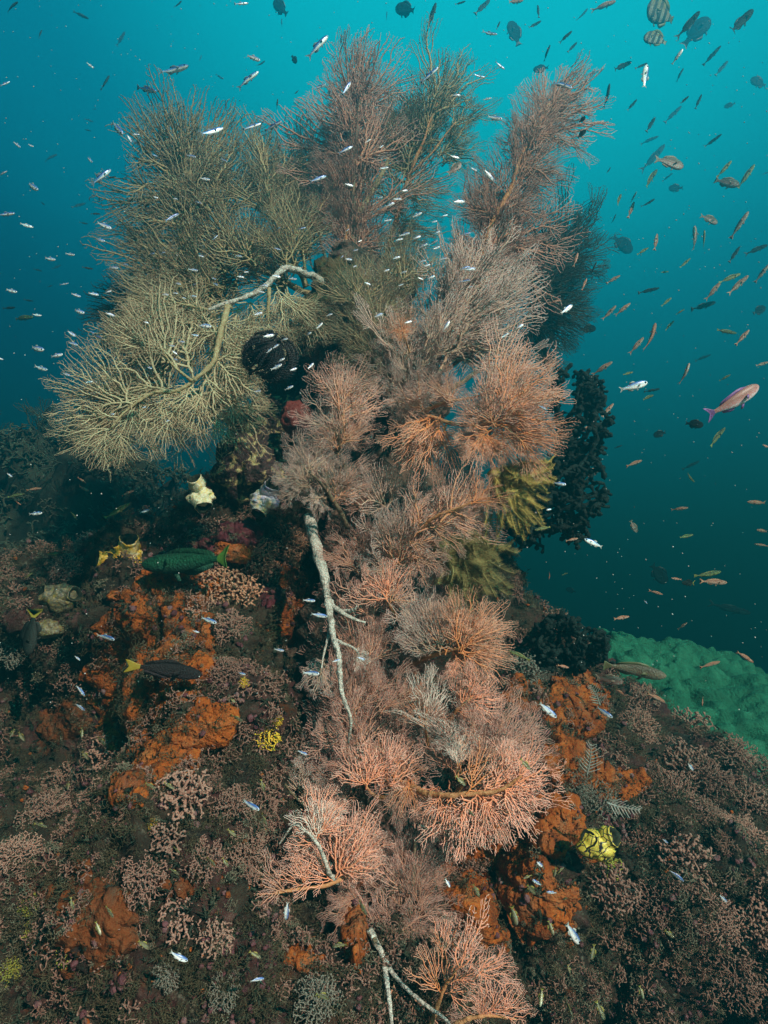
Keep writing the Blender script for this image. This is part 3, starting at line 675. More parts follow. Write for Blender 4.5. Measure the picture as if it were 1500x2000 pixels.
colony('twin pink sea fan lobes on a curved pale stem', (670, 1700, 1.35),
  [([(660, 1725, 1.36), (640, 1700, 1.34), (618, 1645, 1.33), (580, 1610, 1.33), (545, 1650, 1.34)], .008, .004, 'white'), ([(700, 1700, 1.38), (660, 1720, 1.35), (540, 1745, 1.32), (430, 1745, 1.32)], .008, .003, 'orange')],
  [(618, 1640, 1.33, 610, 1555, 1.33, 'f', 1.1, 'white'), (618, 1640, 1.33, 660, 1545, 1.34, 'f', 1.0), (655, 1715, 1.34, 710, 1570, 1.35, 'f', 1.0), (660, 1715, 1.34, 735, 1640, 1.36, 'f', 1.0), (620, 1650, 1.34, 570, 1590, 1.34, 'f', .9), (650, 1720, 1.34, 570, 1690, 1.33, 'f', 1.0),
   (600, 1735, 1.33, 560, 1670, 1.32, 'f', .9), (560, 1742, 1.32, 470, 1700, 1.32, 'f', .9, 'brown'), (680, 1700, 1.36, 730, 1580, 1.37, 'f', 1.0), (640, 1690, 1.35, 560, 1640, 1.36, 'f', 1, 'brown')],
  'salmon', 'c', fill=1, seed=24, dd=.06, spread=.15)
colony('tangled brown sea fan filling the pillar foot beside the orange sponge', (800, 1720, 1.45),
  [([(790, 1850, 1.4), (800, 1760, 1.42), (810, 1640, 1.46)], .012, .006)],
  [(800, 1760, 1.42, 770, 1620, 1.44, 'f'), (800, 1760, 1.42, 840, 1630, 1.44, 'f'), (790, 1790, 1.41, 730, 1680, 1.42, 'f'), (810, 1790, 1.4, 870, 1690, 1.4, 'f'), (800, 1840, 1.38, 740, 1760, 1.38, 'f'), (800, 1840, 1.38, 860, 1750, 1.38, 'f'), (760, 1830, 1.38, 690, 1760, 1.36, 'f'), (800, 1880, 1.34, 850, 1790, 1.34, 'f'),
   (700, 1760, 1.4, 640, 1720, 1.38, 'f'), (700, 1780, 1.38, 620, 1790, 1.34, 'f'), (740, 1700, 1.45, 700, 1620, 1.45, 'f')],
  'brown', 'f', fill=2, seed=25, yawr=.9)
colony('grey stemmed sea fan drooping out of the picture bottom', (730, 1820, 1.3),
  [([(722, 1815, 1.32), (745, 1870, 1.27), (760, 1950, 1.2), (765, 2060, 1.15)], .010, .006, 'white'), ([(745, 1870, 1.27), (790, 1930, 1.22), (870, 1995, 1.16), (900, 2050, 1.12)], .007, .004, 'white'), ([(730, 1830, 1.3), (748, 1900, 1.26), (750, 2040, 1.18)], .006, .003)],
  [(760, 1900, 1.26, 700, 2030, 1.24, 'f', 1.2, 'brown'), (770, 1920, 1.24, 770, 2080, 1.2, 'f', 1.2, 'brown'), (800, 1940, 1.22, 860, 2060, 1.2, 'f', 1.1, 'brown'), (740, 1860, 1.3, 690, 1960, 1.3, 'f', 1.2, 'brown'), (770, 1850, 1.3, 830, 1960, 1.28, 'f', 1.2, 'brown'), (820, 1960, 1.24, 900, 1940, 1.24, 'f', 1, 'brown')],
  'grey', 'f', fill=1, seed=26)
colony('orange rimmed sea fan beside the dark hollow', (860, 1960, 1.2),
  [([(840, 2000, 1.2), (865, 1940, 1.18), (890, 1900, 1.18)], .007, .004, 'orange')],
  [(885, 1905, 1.18, 925, 1800, 1.2, 'p', 1.4), (880, 1920, 1.18, 970, 1860, 1.18, 'f', .8), (870, 1940, 1.18, 960, 1925, 1.17, 'f', .8), (865, 1950, 1.18, 830, 1830, 1.2, 'f', .8, 'peach')],
  'salmon', 'c', fill=0, seed=27)
colony('open pale orange sea fan nearest the lens', (880, 2000, 1.05),
  [([(860, 2030, 1.05), (900, 1998, 1.03), (950, 1988, 1.02), (1010, 1990, 1.02)], .007, .004, 'orange')],
  [(950, 1990, 1.02, 985, 1895, 1.02, 'f', 1.0), (980, 1990, 1.02, 1035, 1935, 1.02, 'f', .9), (940, 1992, 1.02, 940, 1920, 1.03, 'f', .7)], 'salmon', 'c', fill=0, seed=28, yawr=.2)
colony('wispy grey brown sea fan at the left foot of the pillar', (560, 1560, 1.6),
  [([(640, 1600, 1.6), (580, 1560, 1.56), (550, 1520, 1.54)], .007, .003)],
  [(575, 1560, 1.56, 530, 1470, 1.54, 'f'), (590, 1565, 1.56, 590, 1480, 1.54, 'f'), (570, 1560, 1.56, 520, 1530, 1.54, 'f'), (630, 1600, 1.56, 640, 1520, 1.54, 'f')], 'grey', 'f', fill=1, seed=29)

colony('net like brown sea fan draped over the top of the rock pillar', (720, 640, 2.1),
  [([(760, 760, 2.05), (730, 660, 2.0), (690, 580, 1.98)], .012, .005)],
  [(700, 600, 1.98, 640, 500, 1.98, 'f'), (710, 600, 1.98, 720, 480, 1.98, 'f'), (730, 640, 1.98, 800, 520, 1.98, 'f'), (740, 660, 1.98, 830, 580, 1.96, 'w', .9), (720, 650, 1.98, 620, 600, 1.96, 'w', .9), (730, 690, 1.98, 640, 680, 1.94, 'f', 1.1),
   (740, 720, 1.98, 720, 590, 1.94, 'f', 1.1), (760, 740, 1.96, 800, 640, 1.92, 'f'), (750, 720, 1.96, 680, 640, 1.9, 'f'), (780, 560, 2.0, 850, 470, 2.0, 'f'), (740, 760, 1.9, 700, 700, 1.84, 'f')],
  'moss', 'f', fill=1, seed=31, yawr=.7)
colony('tiny orange sea fan sprig on the pillar brow', (785, 660, 1.72),
  [([(800, 690, 1.75), (790, 655, 1.70)], .004, .003, 'orange')],
  [(788, 655, 1.70, 770, 600, 1.69, 'f', 1.1), (788, 655, 1.70, 800, 605, 1.69, 'f', .9)], 'peach', 'c', fill=0, seed=32)
colony('brown sea fan veil across the pillar below the forked stem', (680, 1420, 1.62),
  [([(720, 1580, 1.66), (700, 1480, 1.62), (690, 1380, 1.62)], .010, .005)],
  [(700, 1480, 1.6, 640, 1360, 1.6, 'f'), (700, 1470, 1.6, 720, 1330, 1.6, 'f'), (710, 1520, 1.58, 620, 1460, 1.58, 'w', .9), (720, 1540, 1.58, 760, 1420, 1.58, 'f'), (690, 1400, 1.62, 640, 1280, 1.64, 'f'), (690, 1400, 1.62, 740, 1260, 1.64, 'f'), (700, 1300, 1.66, 650, 1180, 1.7, 'p', 1.5), (720, 1300, 1.66, 770, 1190, 1.7, 'f'), (700, 1560, 1.56, 600, 1540, 1.54, 'f'),
   (740, 1400, 1.62, 800, 1290, 1.64, 'f'), (730, 1220, 1.7, 690, 1080, 1.74, 'f'), (700, 1120, 1.74, 650, 1040, 1.76, 'f'), (740, 1120, 1.74, 730, 1000, 1.74, 'f')],
  'brown', 'f', fill=0, seed=33, yawr=.9)

# ------------------------------------------------------------------ sponges that follow the rock
M_ORANGE = mat('sponge_orange', [(.06, .020, .008), (.20, .046, .006), (.34, .085, .010), (.38, .13, .03)], 13, .85, .9, 70, pos=[.30, .42, .55, .75], detail=8)
def add_pores(m, scale, silt, amt):
    t = m.node_tree; b = t.nodes['Principled BSDF']; N = lambda x: t.nodes.new(x); col = b.inputs['Base Color'].links[0].from_socket
    co = N('ShaderNodeTexCoord'); v = N('ShaderNodeTexVoronoi'); v.inputs['Scale'].default_value = scale; v.inputs['Randomness'].default_value = 1
    n = N('ShaderNodeTexNoise'); n.inputs['Scale'].default_value = 7; n.inputs['Detail'].default_value = 8; n.inputs['Roughness'].default_value = .7
    t.links.new(co.outputs['Object'], v.inputs['Vector']); t.links.new(co.outputs['Object'], n.inputs['Vector'])
    r = N('ShaderNodeMapRange'); r.inputs['From Min'].default_value = .12; r.inputs['From Max'].default_value = .24; r.inputs['To Min'].default_value = .75; r.inputs['To Max'].default_value = 0
    t.links.new(v.outputs['Distance'], r.inputs['Value'])
    x = N('ShaderNodeMix'); x.data_type = 'RGBA'; t.links.new(r.outputs[0], x.inputs[0]); t.links.new(col, x.inputs[6]); x.inputs[7].default_value = (.03, .008, .004, 1)
    r2 = N('ShaderNodeMapRange'); r2.inputs['From Min'].default_value = .52; r2.inputs['From Max'].default_value = .68; r2.inputs['To Max'].default_value = amt
    t.links.new(n.outputs['Fac'], r2.inputs['Value'])
    y = N('ShaderNodeMix'); y.data_type = 'RGBA'; t.links.new(r2.outputs[0], y.inputs[0]); t.links.new(x.outputs[2], y.inputs[6]); y.inputs[7].default_value = (*silt, 1)
    t.links.new(y.outputs[2], b.inputs['Base Color'])
    b2 = N('ShaderNodeBump'); b2.inputs['Strength'].default_value = .8; b2.inputs['Distance'].default_value = .008; b2.inputs['Height'].default_value = 1
    r3 = N('ShaderNodeMapRange'); r3.inputs['From Max'].default_value = .35; t.links.new(v.outputs['Distance'], r3.inputs['Value']); t.links.new(r3.outputs[0], b2.inputs['Height'])
    if b.inputs['Normal'].links: t.links.new(b.inputs['Normal'].links[0].from_socket, b2.inputs['Normal'])
    t.links.new(b2.outputs['Normal'], b.inputs['Normal'])
add_pores(M_ORANGE, 75, (.10, .07, .05), .7)
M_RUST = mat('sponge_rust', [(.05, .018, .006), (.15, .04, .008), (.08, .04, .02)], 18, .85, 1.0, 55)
CR = []
def crust(label, cx, cy, rx, ry, h, m, seed, cat='sponge', name='encrusting_sponge', holes=(), group=None, rough=.62):
    sl = (np.abs(RX - cx) < rx * 1.7) & (np.abs(RY - cy) < ry * 1.7) & (np.arange(NV)[None, :] > 10) & (np.arange(NV)[None, :] < 275) & (RD > .3)
    idx = np.argwhere(sl)
    if len(idx) == 0: return
    i0, j0 = idx.min(0); i1, j1 = idx.max(0) + 1
    def up(A, k=3 if holes else 2):
        n, m_ = A.shape[:2]; u = np.linspace(0, n - 1, (n - 1) * k + 1); v = np.linspace(0, m_ - 1, (m_ - 1) * k + 1)
        i = np.clip(u.astype(int), 0, n - 2); j = np.clip(v.astype(int), 0, m_ - 2); f = (u - i)[:, None]; h_ = (v - j)[None, :]
        if A.ndim == 3: f = f[..., None]; h_ = h_[..., None]
        B = A[i] * (1 - f) + A[i + 1] * f
        return B[:, j] * (1 - h_) + B[:, j + 1] * h_
    P = up(GS[i0:i1, j0:j1]); Nn = up(SMN[i0:i1, j0:j1]); SL = up(sl[i0:i1, j0:j1].astype(float)) > .9; rX = up(RX[i0:i1, j0:j1]); rY = up(RY[i0:i1, j0:j1])
    nz_ = fbm(P.reshape(-1, 3), 9, 4, seed).reshape(P.shape[:2]); n2 = fbm(P.reshape(-1, 3), 26, 4, seed + 1).reshape(P.shape[:2])
    mk = 1 - ((rX - cx) / rx) ** 2 - ((rY - cy) / ry) ** 2 + rough * (nz_ * 1.1 + n2 * .5)
    mk = np.where(SL, mk, -1); n4 = fbm(P.reshape(-1, 3), 60, 3, seed + 2).reshape(P.shape[:2])
    s = np.clip(mk / .45, 0, 1); s = s * s * (3 - 2 * s)
    off = h * s * (.6 + .2 * nz_) + (.010 * n2 - .012 * np.clip(np.abs(n2) * -1 + .12, 0, 1) * 3 + .007 * n4) * s
    for (hx, hy, hr, hd) in holes:
        q = np.exp(-(((rX - hx) / hr) ** 2 + ((rY - hy) / hr * .8) ** 2) ** 2)
        off -= hd * q
    off = np.where(mk <= 0, -.05, off)
    P = P + Nn * off[:, :, None]
    keep = mk > -.25
    nu, nv = P.shape[:2]; ids = -np.ones((nu, nv), int); V = []; Fc = []
    for i in range(nu - 1):
        for j in range(nv - 1):
            if keep[i, j] and keep[i + 1, j] and keep[i, j + 1] and keep[i + 1, j + 1]:
                q = []
                for (x, y) in ((i, j), (i + 1, j), (i + 1, j + 1), (i, j + 1)):
                    if ids[x, y] < 0: ids[x, y] = len(V); V.append(P[x, y])
                    q.append(ids[x, y])
                Fc.append(q[::-1] if FLIP else q)
    if len(Fc) < 4: return
    # keep the one connected sheet
    own = list(range(len(V)))
    def find(a):
        while own[a] != a: own[a] = own[own[a]]; a = own[a]
        return a
    for q in Fc:
        for b in q[1:]: own[find(b)] = find(q[0])
    rt_ = np.array([find(i) for i in range(len(V))]); big = np.bincount(rt_).argmax(); sel = np.where(rt_ == big)[0]
    new = {o_: k for k, o_ in enumerate(sel)}
    Fc = [[new[b] for b in q] for q in Fc if rt_[q[0]] == big]; V = [V[i] for i in sel]
    V = np.array(V); loc = V.mean(0)
    CR.append((V, np.broadcast_to(SMN[(i0 + i1) // 2, (j0 + j1) // 2], V.shape)))
    o = link(name, mesh(name, V - loc, Fc), m, None, loc)
    return tag(o, label, cat, group)
ORG = [('tall orange sponge sheet hanging right of the cave', 232, 1310, 46, 130, .016), ('vertical orange sponge patch under the wrasse on the rock face', 372, 1245, 46, 85, .016), ('orange sponge curtain between the knob and the cave', 248, 1450, 44, 75, .016),
 ('broad rust orange sponge sheet behind the dark yellow tailed fish', 295, 1290, 105, 120, .018),
 ('orange sponge lump just below the green wrasse', 345, 1150, 85, 40, .02), ('orange sponge patch in the rock corner beside the forked white stem', 560, 1190, 42, 85, .025),
 ('orange sponge knob on the slope under the dark yellow tailed fish', 310, 1460, 100, 80, .022), ('orange sponge strip left of the yellow sponge clump', 410, 1430, 65, 50, .02),
 ('dim orange sponge beside the dark cave mouth', 120, 1410, 62, 55, .02), ('orange sponge sliver hanging below the knob', 255, 1540, 38, 45, .03),
 ('dark orange sponge slab in the lower corner of the slope', 172, 1800, 95, 105, .016), ('small flat orange sponge right of the dark orange slab', 342, 1737, 36, 28, .03),
 ('rounded orange sponge boulder beside the black coral bush', 1118, 1385, 58, 72, .07), ('thin orange sponge band left of the sponge boulder', 1030, 1362, 55, 30, .025),
 ('long orange sponge strip running down from the boulder', 1110, 1475, 50, 70, .03), ('orange sponge tongue pointing at the white hydroids', 1195, 1530, 60, 32, .03),
 ('orange sponge wall behind the salmon fan tips', 1085, 1620, 48, 75, .05), ('orange sponge stripe at the foot of the pillar', 690, 1820, 24, 70, .05),
 ('small orange sponge patch over the green wrasse tail', 455, 1085, 42, 22, .03), ('orange sponge scrap by the drooping bottom stem', 595, 1880, 42, 30, .03)]
for k, (lb, cx, cy, rx_, ry_, h) in enumerate(ORG):
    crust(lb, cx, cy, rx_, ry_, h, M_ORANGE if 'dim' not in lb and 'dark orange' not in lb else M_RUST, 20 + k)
crust('large holed orange sponge mound under the salmon fan', 990, 1745, 125, 128, .05, M_ORANGE, 60, holes=((925, 1768, 11, .07), (990, 1790, 22, .07), (960, 1800, 14, .05), (985, 1722, 13, .04), (1010, 1845, 26, .05), (885, 1740, 9, .04)), rough=.35)
M_MAROON = mat('sponge_maroon', [(.03, .006, .008), (.085, .014, .02), (.06, .025, .022)], 30, .7, .8, 60)
for lb, cx, cy, rx_, ry_ in (('maroon sponge cushion in the crevice above the green wrasse', 395, 1080, 34, 24), ('round maroon sponge beside the peach soft coral', 478, 1050, 26, 24), ('maroon crust under the yellow ringed squirt', 430, 1045, 30, 18), ('red sponge spot beneath the peach soft coral', 525, 1168, 30, 20)):
    crust(lb, cx, cy, rx_, ry_, .03, M_MAROON, int(cx))
M_RED = mat('sponge_red', [(.07, .015, .012), (.16, .03, .022), (.09,.04,.03)], 20, .7, .8, 50)
def blob(name, label, cat, px, py, d, r, m, seed, sq=(1, 1, 1), amp=.25, sc_=3.0, group=None):
    import bmesh
    bm = bmesh.new(); bmesh.ops.create_icosphere(bm, subdivisions=4, radius=1)
    for v in bm.verts:
        v.co *= 1 + amp * noise.fractal(v.co * sc_ * .5 + Vector((seed, 0, 0)), .8, 2, 4)
        v.co = Vector((v.co.x * sq[0], v.co.y * sq[1], v.co.z * sq[2])) * r
    me = bpy.data.meshes.new(name); bm.to_mesh(me); bm.free()
    for p in me.polygons: p.use_smooth = True
    return tag(link(name, me, m, None, at(px, py, d)), label, cat, group)
blob('red_sponge', 'dull red sponge ball with a white scar in the shadowed gap', 'sponge', 578, 818, 2.1, .055, M_RED, 3)
o = bpy.data.objects[-1] if False else None
blob('lumpy_rock', 'pale speckled rock knob between the gap and the mauve fan', 'rock', 500, 915, 2.2, .115, mat('rock_speckled', [(.02, .016, .012), (.06, .03, .03), (.40, .36, .16)], 40, .8, 1.0, 50, pos=[.35, .52, .62]), 5, (.95, .9, 1.0), .5)
blob('lumpy_rock', 'dark crusted rock shoulder under the shadowed gap', 'rock', 560, 870, 2.45, .20, bpy.data.materials['rock_speckled'], 6, (1.3, .8, .9), .5)
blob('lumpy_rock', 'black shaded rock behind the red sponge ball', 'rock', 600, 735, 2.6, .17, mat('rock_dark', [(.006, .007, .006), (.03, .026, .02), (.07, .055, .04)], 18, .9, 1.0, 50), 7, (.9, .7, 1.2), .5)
blob('lumpy_rock', 'brown crusted rock joint where the white arm meets the pillar', 'rock', 655, 580, 2.2, .09, mat('rock_mossy', [(.03, .025, .012), (.09, .055, .018), (.03, .05, .018), (.12, .10, .05)], 9, .85, 1.0, 60), 8, (1.0, .7, 1.2), .75)

# ------------------------------------------------------------------ feather stars
def feather(label, px, py, d, Rp, n, m, seed, axis=(0, 0, 1), t0=.12, t1=.9, twist=.8, squash=.8, pin=.14, arm_r=.03):
    """feather star: arms leave the hub run up round a globe and curl over towards the pole"""
    g = np.random.default_rng(seed); Rr = Rp / F * d; c = at(px, py, d)
    root = empty('feather_star', c, label, 'feather star')
    V, Fc = tube([np.array((0, 0, .62 * Rr * math.sin(q))) for q in np.linspace(-1.5, 1.5, 12)], [.62 * Rr * math.cos(q) + .002 for q in np.linspace(-1.5, 1.5, 12)], 18, .15)
    link('disc', mesh('disc', V, Fc), m, root)
    pole = RT * axis[0] + UP * axis[1] - FW * axis[2]; pole /= np.linalg.norm(pole)
    e1_ = np.cross(pole, [.1, .9, .3]); e1_ /= np.linalg.norm(e1_); e2_ = np.cross(pole, e1_)
    for k in range(n):
        a = 2 * math.pi * (k + g.uniform(.25, .75)) / n
        s = np.linspace(0, 1, 26); th = math.pi * (t0 + (t1 - t0) * s) * g.uniform(.94, 1.04)
        rad_ = Rr * (1 + .10 * math.sin(3 * a + seed) + g.normal(0, .07)) * (1 - .15 * s ** 2)
        az = a + twist * s + .10 * np.sin(s * 7 + g.uniform(0, 6))
        P = (np.sin(th) * np.cos(az))[:, None] * e1_ + (np.sin(th) * np.sin(az))[:, None] * e2_ - np.cos(th)[:, None] * pole * squash
        P = P * np.broadcast_to(rad_, (26,))[:, None]
        rr_ = P / (np.linalg.norm(P, axis=1)[:, None] + 1e-9); T_ = np.gradient(P, axis=0); T_ /= np.linalg.norm(T_, axis=1)[:, None]
        SD = np.cross(rr_, T_); SD /= np.linalg.norm(SD, axis=1)[:, None]
        parts = [tube(P, np.linspace(arm_r * Rr, arm_r * Rr * .4, 26), 5)]
        T = np.gradient(P, axis=0); T /= np.linalg.norm(T, axis=1)[:, None]
        up = rr_
        for q in range(1, 26):
            for f in (0, .5):
                for sg in (-1, 1):
                    p0 = P[q] - T[q] * f * Rr * .045; ln = pin * Rr * (1 - .5 * s[q]) * g.uniform(.8, 1.15)
                    p1 = p0 + (SD[q] * sg * .7 + T[q] * .35 + up[q] * .6) * ln * .55; p2 = p0 + (SD[q] * sg * .55 + T[q] * .8 + up[q] * 1.0) * ln
                    w = T[q] * arm_r * Rr * .38; h = up[q] * arm_r * Rr * .3
                    vv = [p0 - w, p0 + w, p0 + h, p1 - w * .8, p1 + w * .8, p1 + h, p2]
                    parts.append((vv, [[0, 1, 4, 3], [1, 2, 5, 4], [2, 0, 3, 5], [3, 4, 6], [4, 5, 6], [5, 3, 6]]))
        link('arm', mesh('arm', *joinvf(parts)), m, root)
    return root
M_BLK = mat('star_black', [(.004, .005, .006), (.012, .014, .016)], 30, .6, .4, 80, spec=.4)
M_OLV = mat('star_olive', [(.26, .20, .045), (.44, .35, .10)], 25, .8, .3, 90, var=.25)
M_OLV2 = mat('star_green', [(.17, .15, .05), (.30, .26, .10)], 25, .8, .3, 90, var=.25)
feather('black feather star curled into a ball under the arched white stem', 524, 692, 1.62, 46, 30, M_BLK, 5, axis=(.5, .6, .6), twist=.7, pin=.2, arm_r=.055, squash=.95)

def plumed_star(label, px, py, d, Rp, n, m, a0, a1, seed, pin=.16, arm_r=.018):
    g = np.random.default_rng(seed); Rr = Rp / F * d; c = at(px, py, d)
    root = empty('feather_star', c, label, 'feather star')
    V, Fc = tube([(0, 0, -.12 * Rr), (0, 0, 0.0), (0, 0, .1 * Rr)], [.1 * Rr, .16 * Rr, .06 * Rr], 10, .2)
    link('disc', mesh('disc', V, Fc), m, root)
    for k in range(n):
        a = a0 + (a1 - a0) * g.uniform(0, 1); e = g.uniform(-.5, 1.15); L = g.uniform(.75, 1.15); tw = -FW
        dr = RT * math.cos(a) + UP * math.sin(a); side = np.cross(dr, tw); s = np.linspace(0, 1, 24)
        ang = e + g.uniform(-.3, .9) * s + .25 * np.sin(s * 5 + g.uniform(0, 6))
        st = np.cumsum(np.stack([np.cos(ang), np.sin(ang) * .55], 1), 0) / 24 * Rr * L
        P = st[:, :1] * dr + st[:, 1:] * tw + side * (s ** 2 * g.normal(0, .22) * Rr + np.sin(s * 6 + g.uniform(0, 6)) * .04 * Rr)[:, None] - UP * (s ** 2 * Rr * .12)[:, None]
        parts = [tube(P, np.linspace(arm_r * Rr, arm_r * Rr * .35, 24), 5)]
        T = np.gradient(P, axis=0); T /= np.linalg.norm(T, axis=1)[:, None]; nrm_ = np.cross(side, T)
        for q in range(1, 24):
            for f in (0, .33, .66):
                for sg in (-1, 1):
                    p0 = P[q] - T[q] * f * Rr * L / 24; ln = pin * Rr * (1 - .45 * s[q]) * g.uniform(.7, 1.2); v = side * sg * .7 + T[q] * .65 + nrm_[q] * g.uniform(.0, .5)
                    w = T[q] * arm_r * Rr * .3; h = nrm_[q] * arm_r * Rr * .3
                    p1 = p0 + v * ln
                    parts.append(([p0 - w, p0 + w, p0 + h, p1], [[0, 1, 3], [1, 2, 3], [2, 0, 3]]))
        link('arm', mesh('arm', *joinvf(parts)), m, root)
    return root
plumed_star('mustard feather star tucked between the peach fan and the black coral', 968, 925, 1.70, 118, 60, M_OLV, -1.75, .35, 6)
plumed_star('dusky olive feather star drooping above the cream veined fan', 862, 1062, 1.72, 140, 66, M_OLV2, -1.55, .3, 7, pin=.2, arm_r=.013)

# ------------------------------------------------------------------ black corals
M_BC = mat('black_coral', [(.005, .010, .009), (.014, .024, .02)], 20, .8, .6, 60, spec=.15)
def inside(poly, x, y):
    c = False; j = len(poly) - 1
    for i in range(len(poly)):
        xi, yi = poly[i]; xj, yj = poly[j]
        if (yi > y) != (yj > y) and x < (xj - xi) * (y - yi) / (yj - yi) + xi: c = not c
        j = i
    return c
def black_coral(label, poly, root, d, thick, n, seed, rt=.0075):
    g = np.random.default_rng(seed); xs = [p[0] for p in poly]; ys = [p[1] for p in poly]; A = []
    while len(A) < n:
        x, y = g.uniform(min(xs), max(xs)), g.uniform(min(ys), max(ys))
        if inside(poly, x, y) and noise.noise(Vector((x * .022, y * .022, seed))) > -.28: A.append(at(x, y, d + g.normal(0, thick)))
    r0 = at(*root); A = np.array(A) - r0; dd = A.mean(0); dd /= np.linalg.norm(dd)
    P, par = grow(A, .013, .023, .11, bias=.45, roots=(np.zeros(3),), dirs=(dd,), jit=.22, seed=seed)
    # short blunt side polyps all along the branches
    nb, pb = [], []
    for i in range(1, len(P)):
        for q in range(2):
            if g.random() < .45:
                v = g.normal(0, 1, 3); t_ = P[i] - P[par[i]]; t_ /= np.linalg.norm(t_); v -= t_ * (v @ t_) * .8; v /= np.linalg.norm(v)
                nb.append(P[i] + v * g.uniform(.012, .03)); pb.append(i)
    P = np.vstack([P, np.array(nb)]); par = np.concatenate([par, np.array(pb)])
    t = empty('black_coral', r0, label, 'black coral')
    link('branches', branch_mesh('branches', P, par, rt, .16, k=6, rmax=.022, knob=.35, ref=(.2, 1, .1), wob=.28), M_BC, t)
black_coral('tall black coral tree rising behind the peach fan', [(1065, 745), (1115, 715), (1178, 742), (1198, 830), (1172, 890), (1192, 965), (1142, 1060), (1062, 1082), (1005, 1060), (985, 1010), (1060, 930), (1085, 850)],
            (985, 1040, 2.3), 2.25, .05, 1500, 3, rt=.0058)
black_coral('low black coral bush on the ridge before the green coral', [(1045, 1240), (1060, 1200), (1105, 1192), (1140, 1225), (1185, 1235), (1192, 1290), (1150, 1325), (1070, 1315), (1040, 1290)],
            (1110, 1345, 2.16), 2.13, .04, 620, 4, rt=.006)

# ------------------------------------------------------------------ green stony coral behind the ridge
def green_mound():
    ctr = at(1235, 1668, 3.0); V = []; nx, ny = 300, 200
    for i in range(nx):
        a = -math.pi * .5 * 1.15 + math.pi * 1.15 * i / (nx - 1)
        for j in range(ny):
            b = math.pi * (j / (ny - 1)) * .62 + .02
            p = Vector((math.sin(a) * math.sin(b + 0) , -math.cos(a) * math.sin(b), math.cos(b)))
            p = Vector((p.x * 1.25, p.y * .85, p.z * .98))
            w = p * (1 + .07 * noise.noise(p * 2.3))
            q = Vector((w.x * 12.5, w.y * 12.5, w.z * 21)); q += Vector((noise.noise(q * .4), noise.noise(q * .4 + Vector((9, 0, 0))), 0)) * .9
            ds = noise.voronoi(q)[0]
            h = .048 * max(0, 1 - (ds[0] * 1.25) ** 2) + .03 * noise.noise(q * .45) + .016 * noise.noise(q * 1.1) + .008 * noise.noise(q * 4)
            w = w + p.normalized() * h
            V.append(w)
    Q = np.array([[i * ny + j, (i + 1) * ny + j, (i + 1) * ny + j + 1, i * ny + j + 1] for i in range(nx - 1) for j in range(ny - 1)])
    m = mat('coral_green', [(.006, .065, .034), (.014, .12, .065), (.03, .17, .095)], 9, .85, .6, 90)
    tag(link('stony_coral', mesh('stony_coral', [tuple(v) for v in V], Q), m, None, ctr), 'huge lobed green stony coral mound behind the ridge', 'stony coral')
green_mound()

# ------------------------------------------------------------------ sea squirts
M_YEL = mat('squirt_yellow', [(.62, .28, .01), (.66, .42, .04), (.62, .58, .42)], 34, .5, .5, 60, spec=.5)
M_CRM = mat('squirt_cream', [(.03, .03, .02), (.14, .12, .07), (.24, .18, .03)], 80, .5, .5, 60, spec=.5)
M_NET = mat('squirt_net', [(.60, .46, .04), (.66, .55, .10)], 12, .4, .3, 60, spec=.5, voro=(48, .028, (.012, .012, .02)))
M_BLU = mat('squirt_blue', [(.55, .42, .05), (.45, .44, .45), (.10, .10, .30)], 28, .4, .3, 60, spec=.5)
M_HOLE = mat('squirt_inside', [(.008, .012, .008), (.02, .025, .012)], 30, .8)
def squirt(label, px, py, size, m, seed, lobes, d=None, lean=0.0):
    """lobes: (dx, dy, r, length, angle) in units of size; each a siphon with an open mouth"""
    P0, Nn, dd = on_reef(px, py); d = d or dd - .03; c = at(px, py, d); s = size / F * d
    root = empty('sea_squirt', c, label, 'sea squirt'); parts = []
    import bmesh
    bm = bmesh.new(); bmesh.ops.create_icosphere(bm, subdivisions=4, radius=1)
    for v in bm.verts:
        v.co *= 1 + .28 * noise.fractal(v.co * 1.4 + Vector((seed, 0, 0)), .8, 2, 3)
        v.co = Vector((v.co.x * .85, v.co.y * .6, v.co.z * .62)) * s
    me = bpy.data.meshes.new('body'); bm.to_mesh(me); bm.free()
    for p in me.polygons: p.use_smooth = True
    link('body', me, m, root)
    for (dx, dy, r, ln, ang) in lobes:
        b0 = (RT * dx + UP * dy) * s * .5; ax = RT * math.cos(ang) * .8 + UP * math.sin(ang) * .8 - FW * .6; ax /= np.linalg.norm(ax)
        prof = [(0, .9), (.3, 1.05), (.6, .95), (.85, .8), (1.0, .9), (1.06, .82), (1.0, .62), (.8, .5), (.45, .45)]
        u = np.cross(ax, [.1, .2, 1]); u /= np.linalg.norm(u); w = np.cross(u, ax); k = 20; V = []; Fc = []; mi = []
        for (tt, rr) in prof:
            for j in range(k):
                a = 2 * math.pi * j / k; wv = 1 + .1 * math.sin(3 * a + seed) + .05 * math.sin(7 * a)
                V.append(b0 + ax * tt * ln * s + (u * math.cos(a) + w * math.sin(a)) * rr * r * s * wv)
        for i in range(len(prof) - 1):
            for j in range(k):
                Fc.append([i * k + j, i * k + (j + 1) % k, (i + 1) * k + (j + 1) % k, (i + 1) * k + j]); mi.append(1 if i >= 5 else 0)
        V.append(b0 + ax * .4 * ln * s); Fc += [[(len(prof) - 1) * k + j, (len(prof) - 1) * k + (j + 1) % k, len(V) - 1] for j in range(k)]; mi += [1] * k
        link('siphon', mesh('siphon', V, Fc, mats=mi), [m, M_HOLE], root)
squirt('yellow and white lobed sea squirt before the green wrasse snout', 243, 1090, 40, M_YEL, 1, [(-1.0, -.3, .42, .75, 2.9), (.5, .7, .5, .75, 1.3), (-.1, .5, .3, .6, 1.9)], d=2.08)
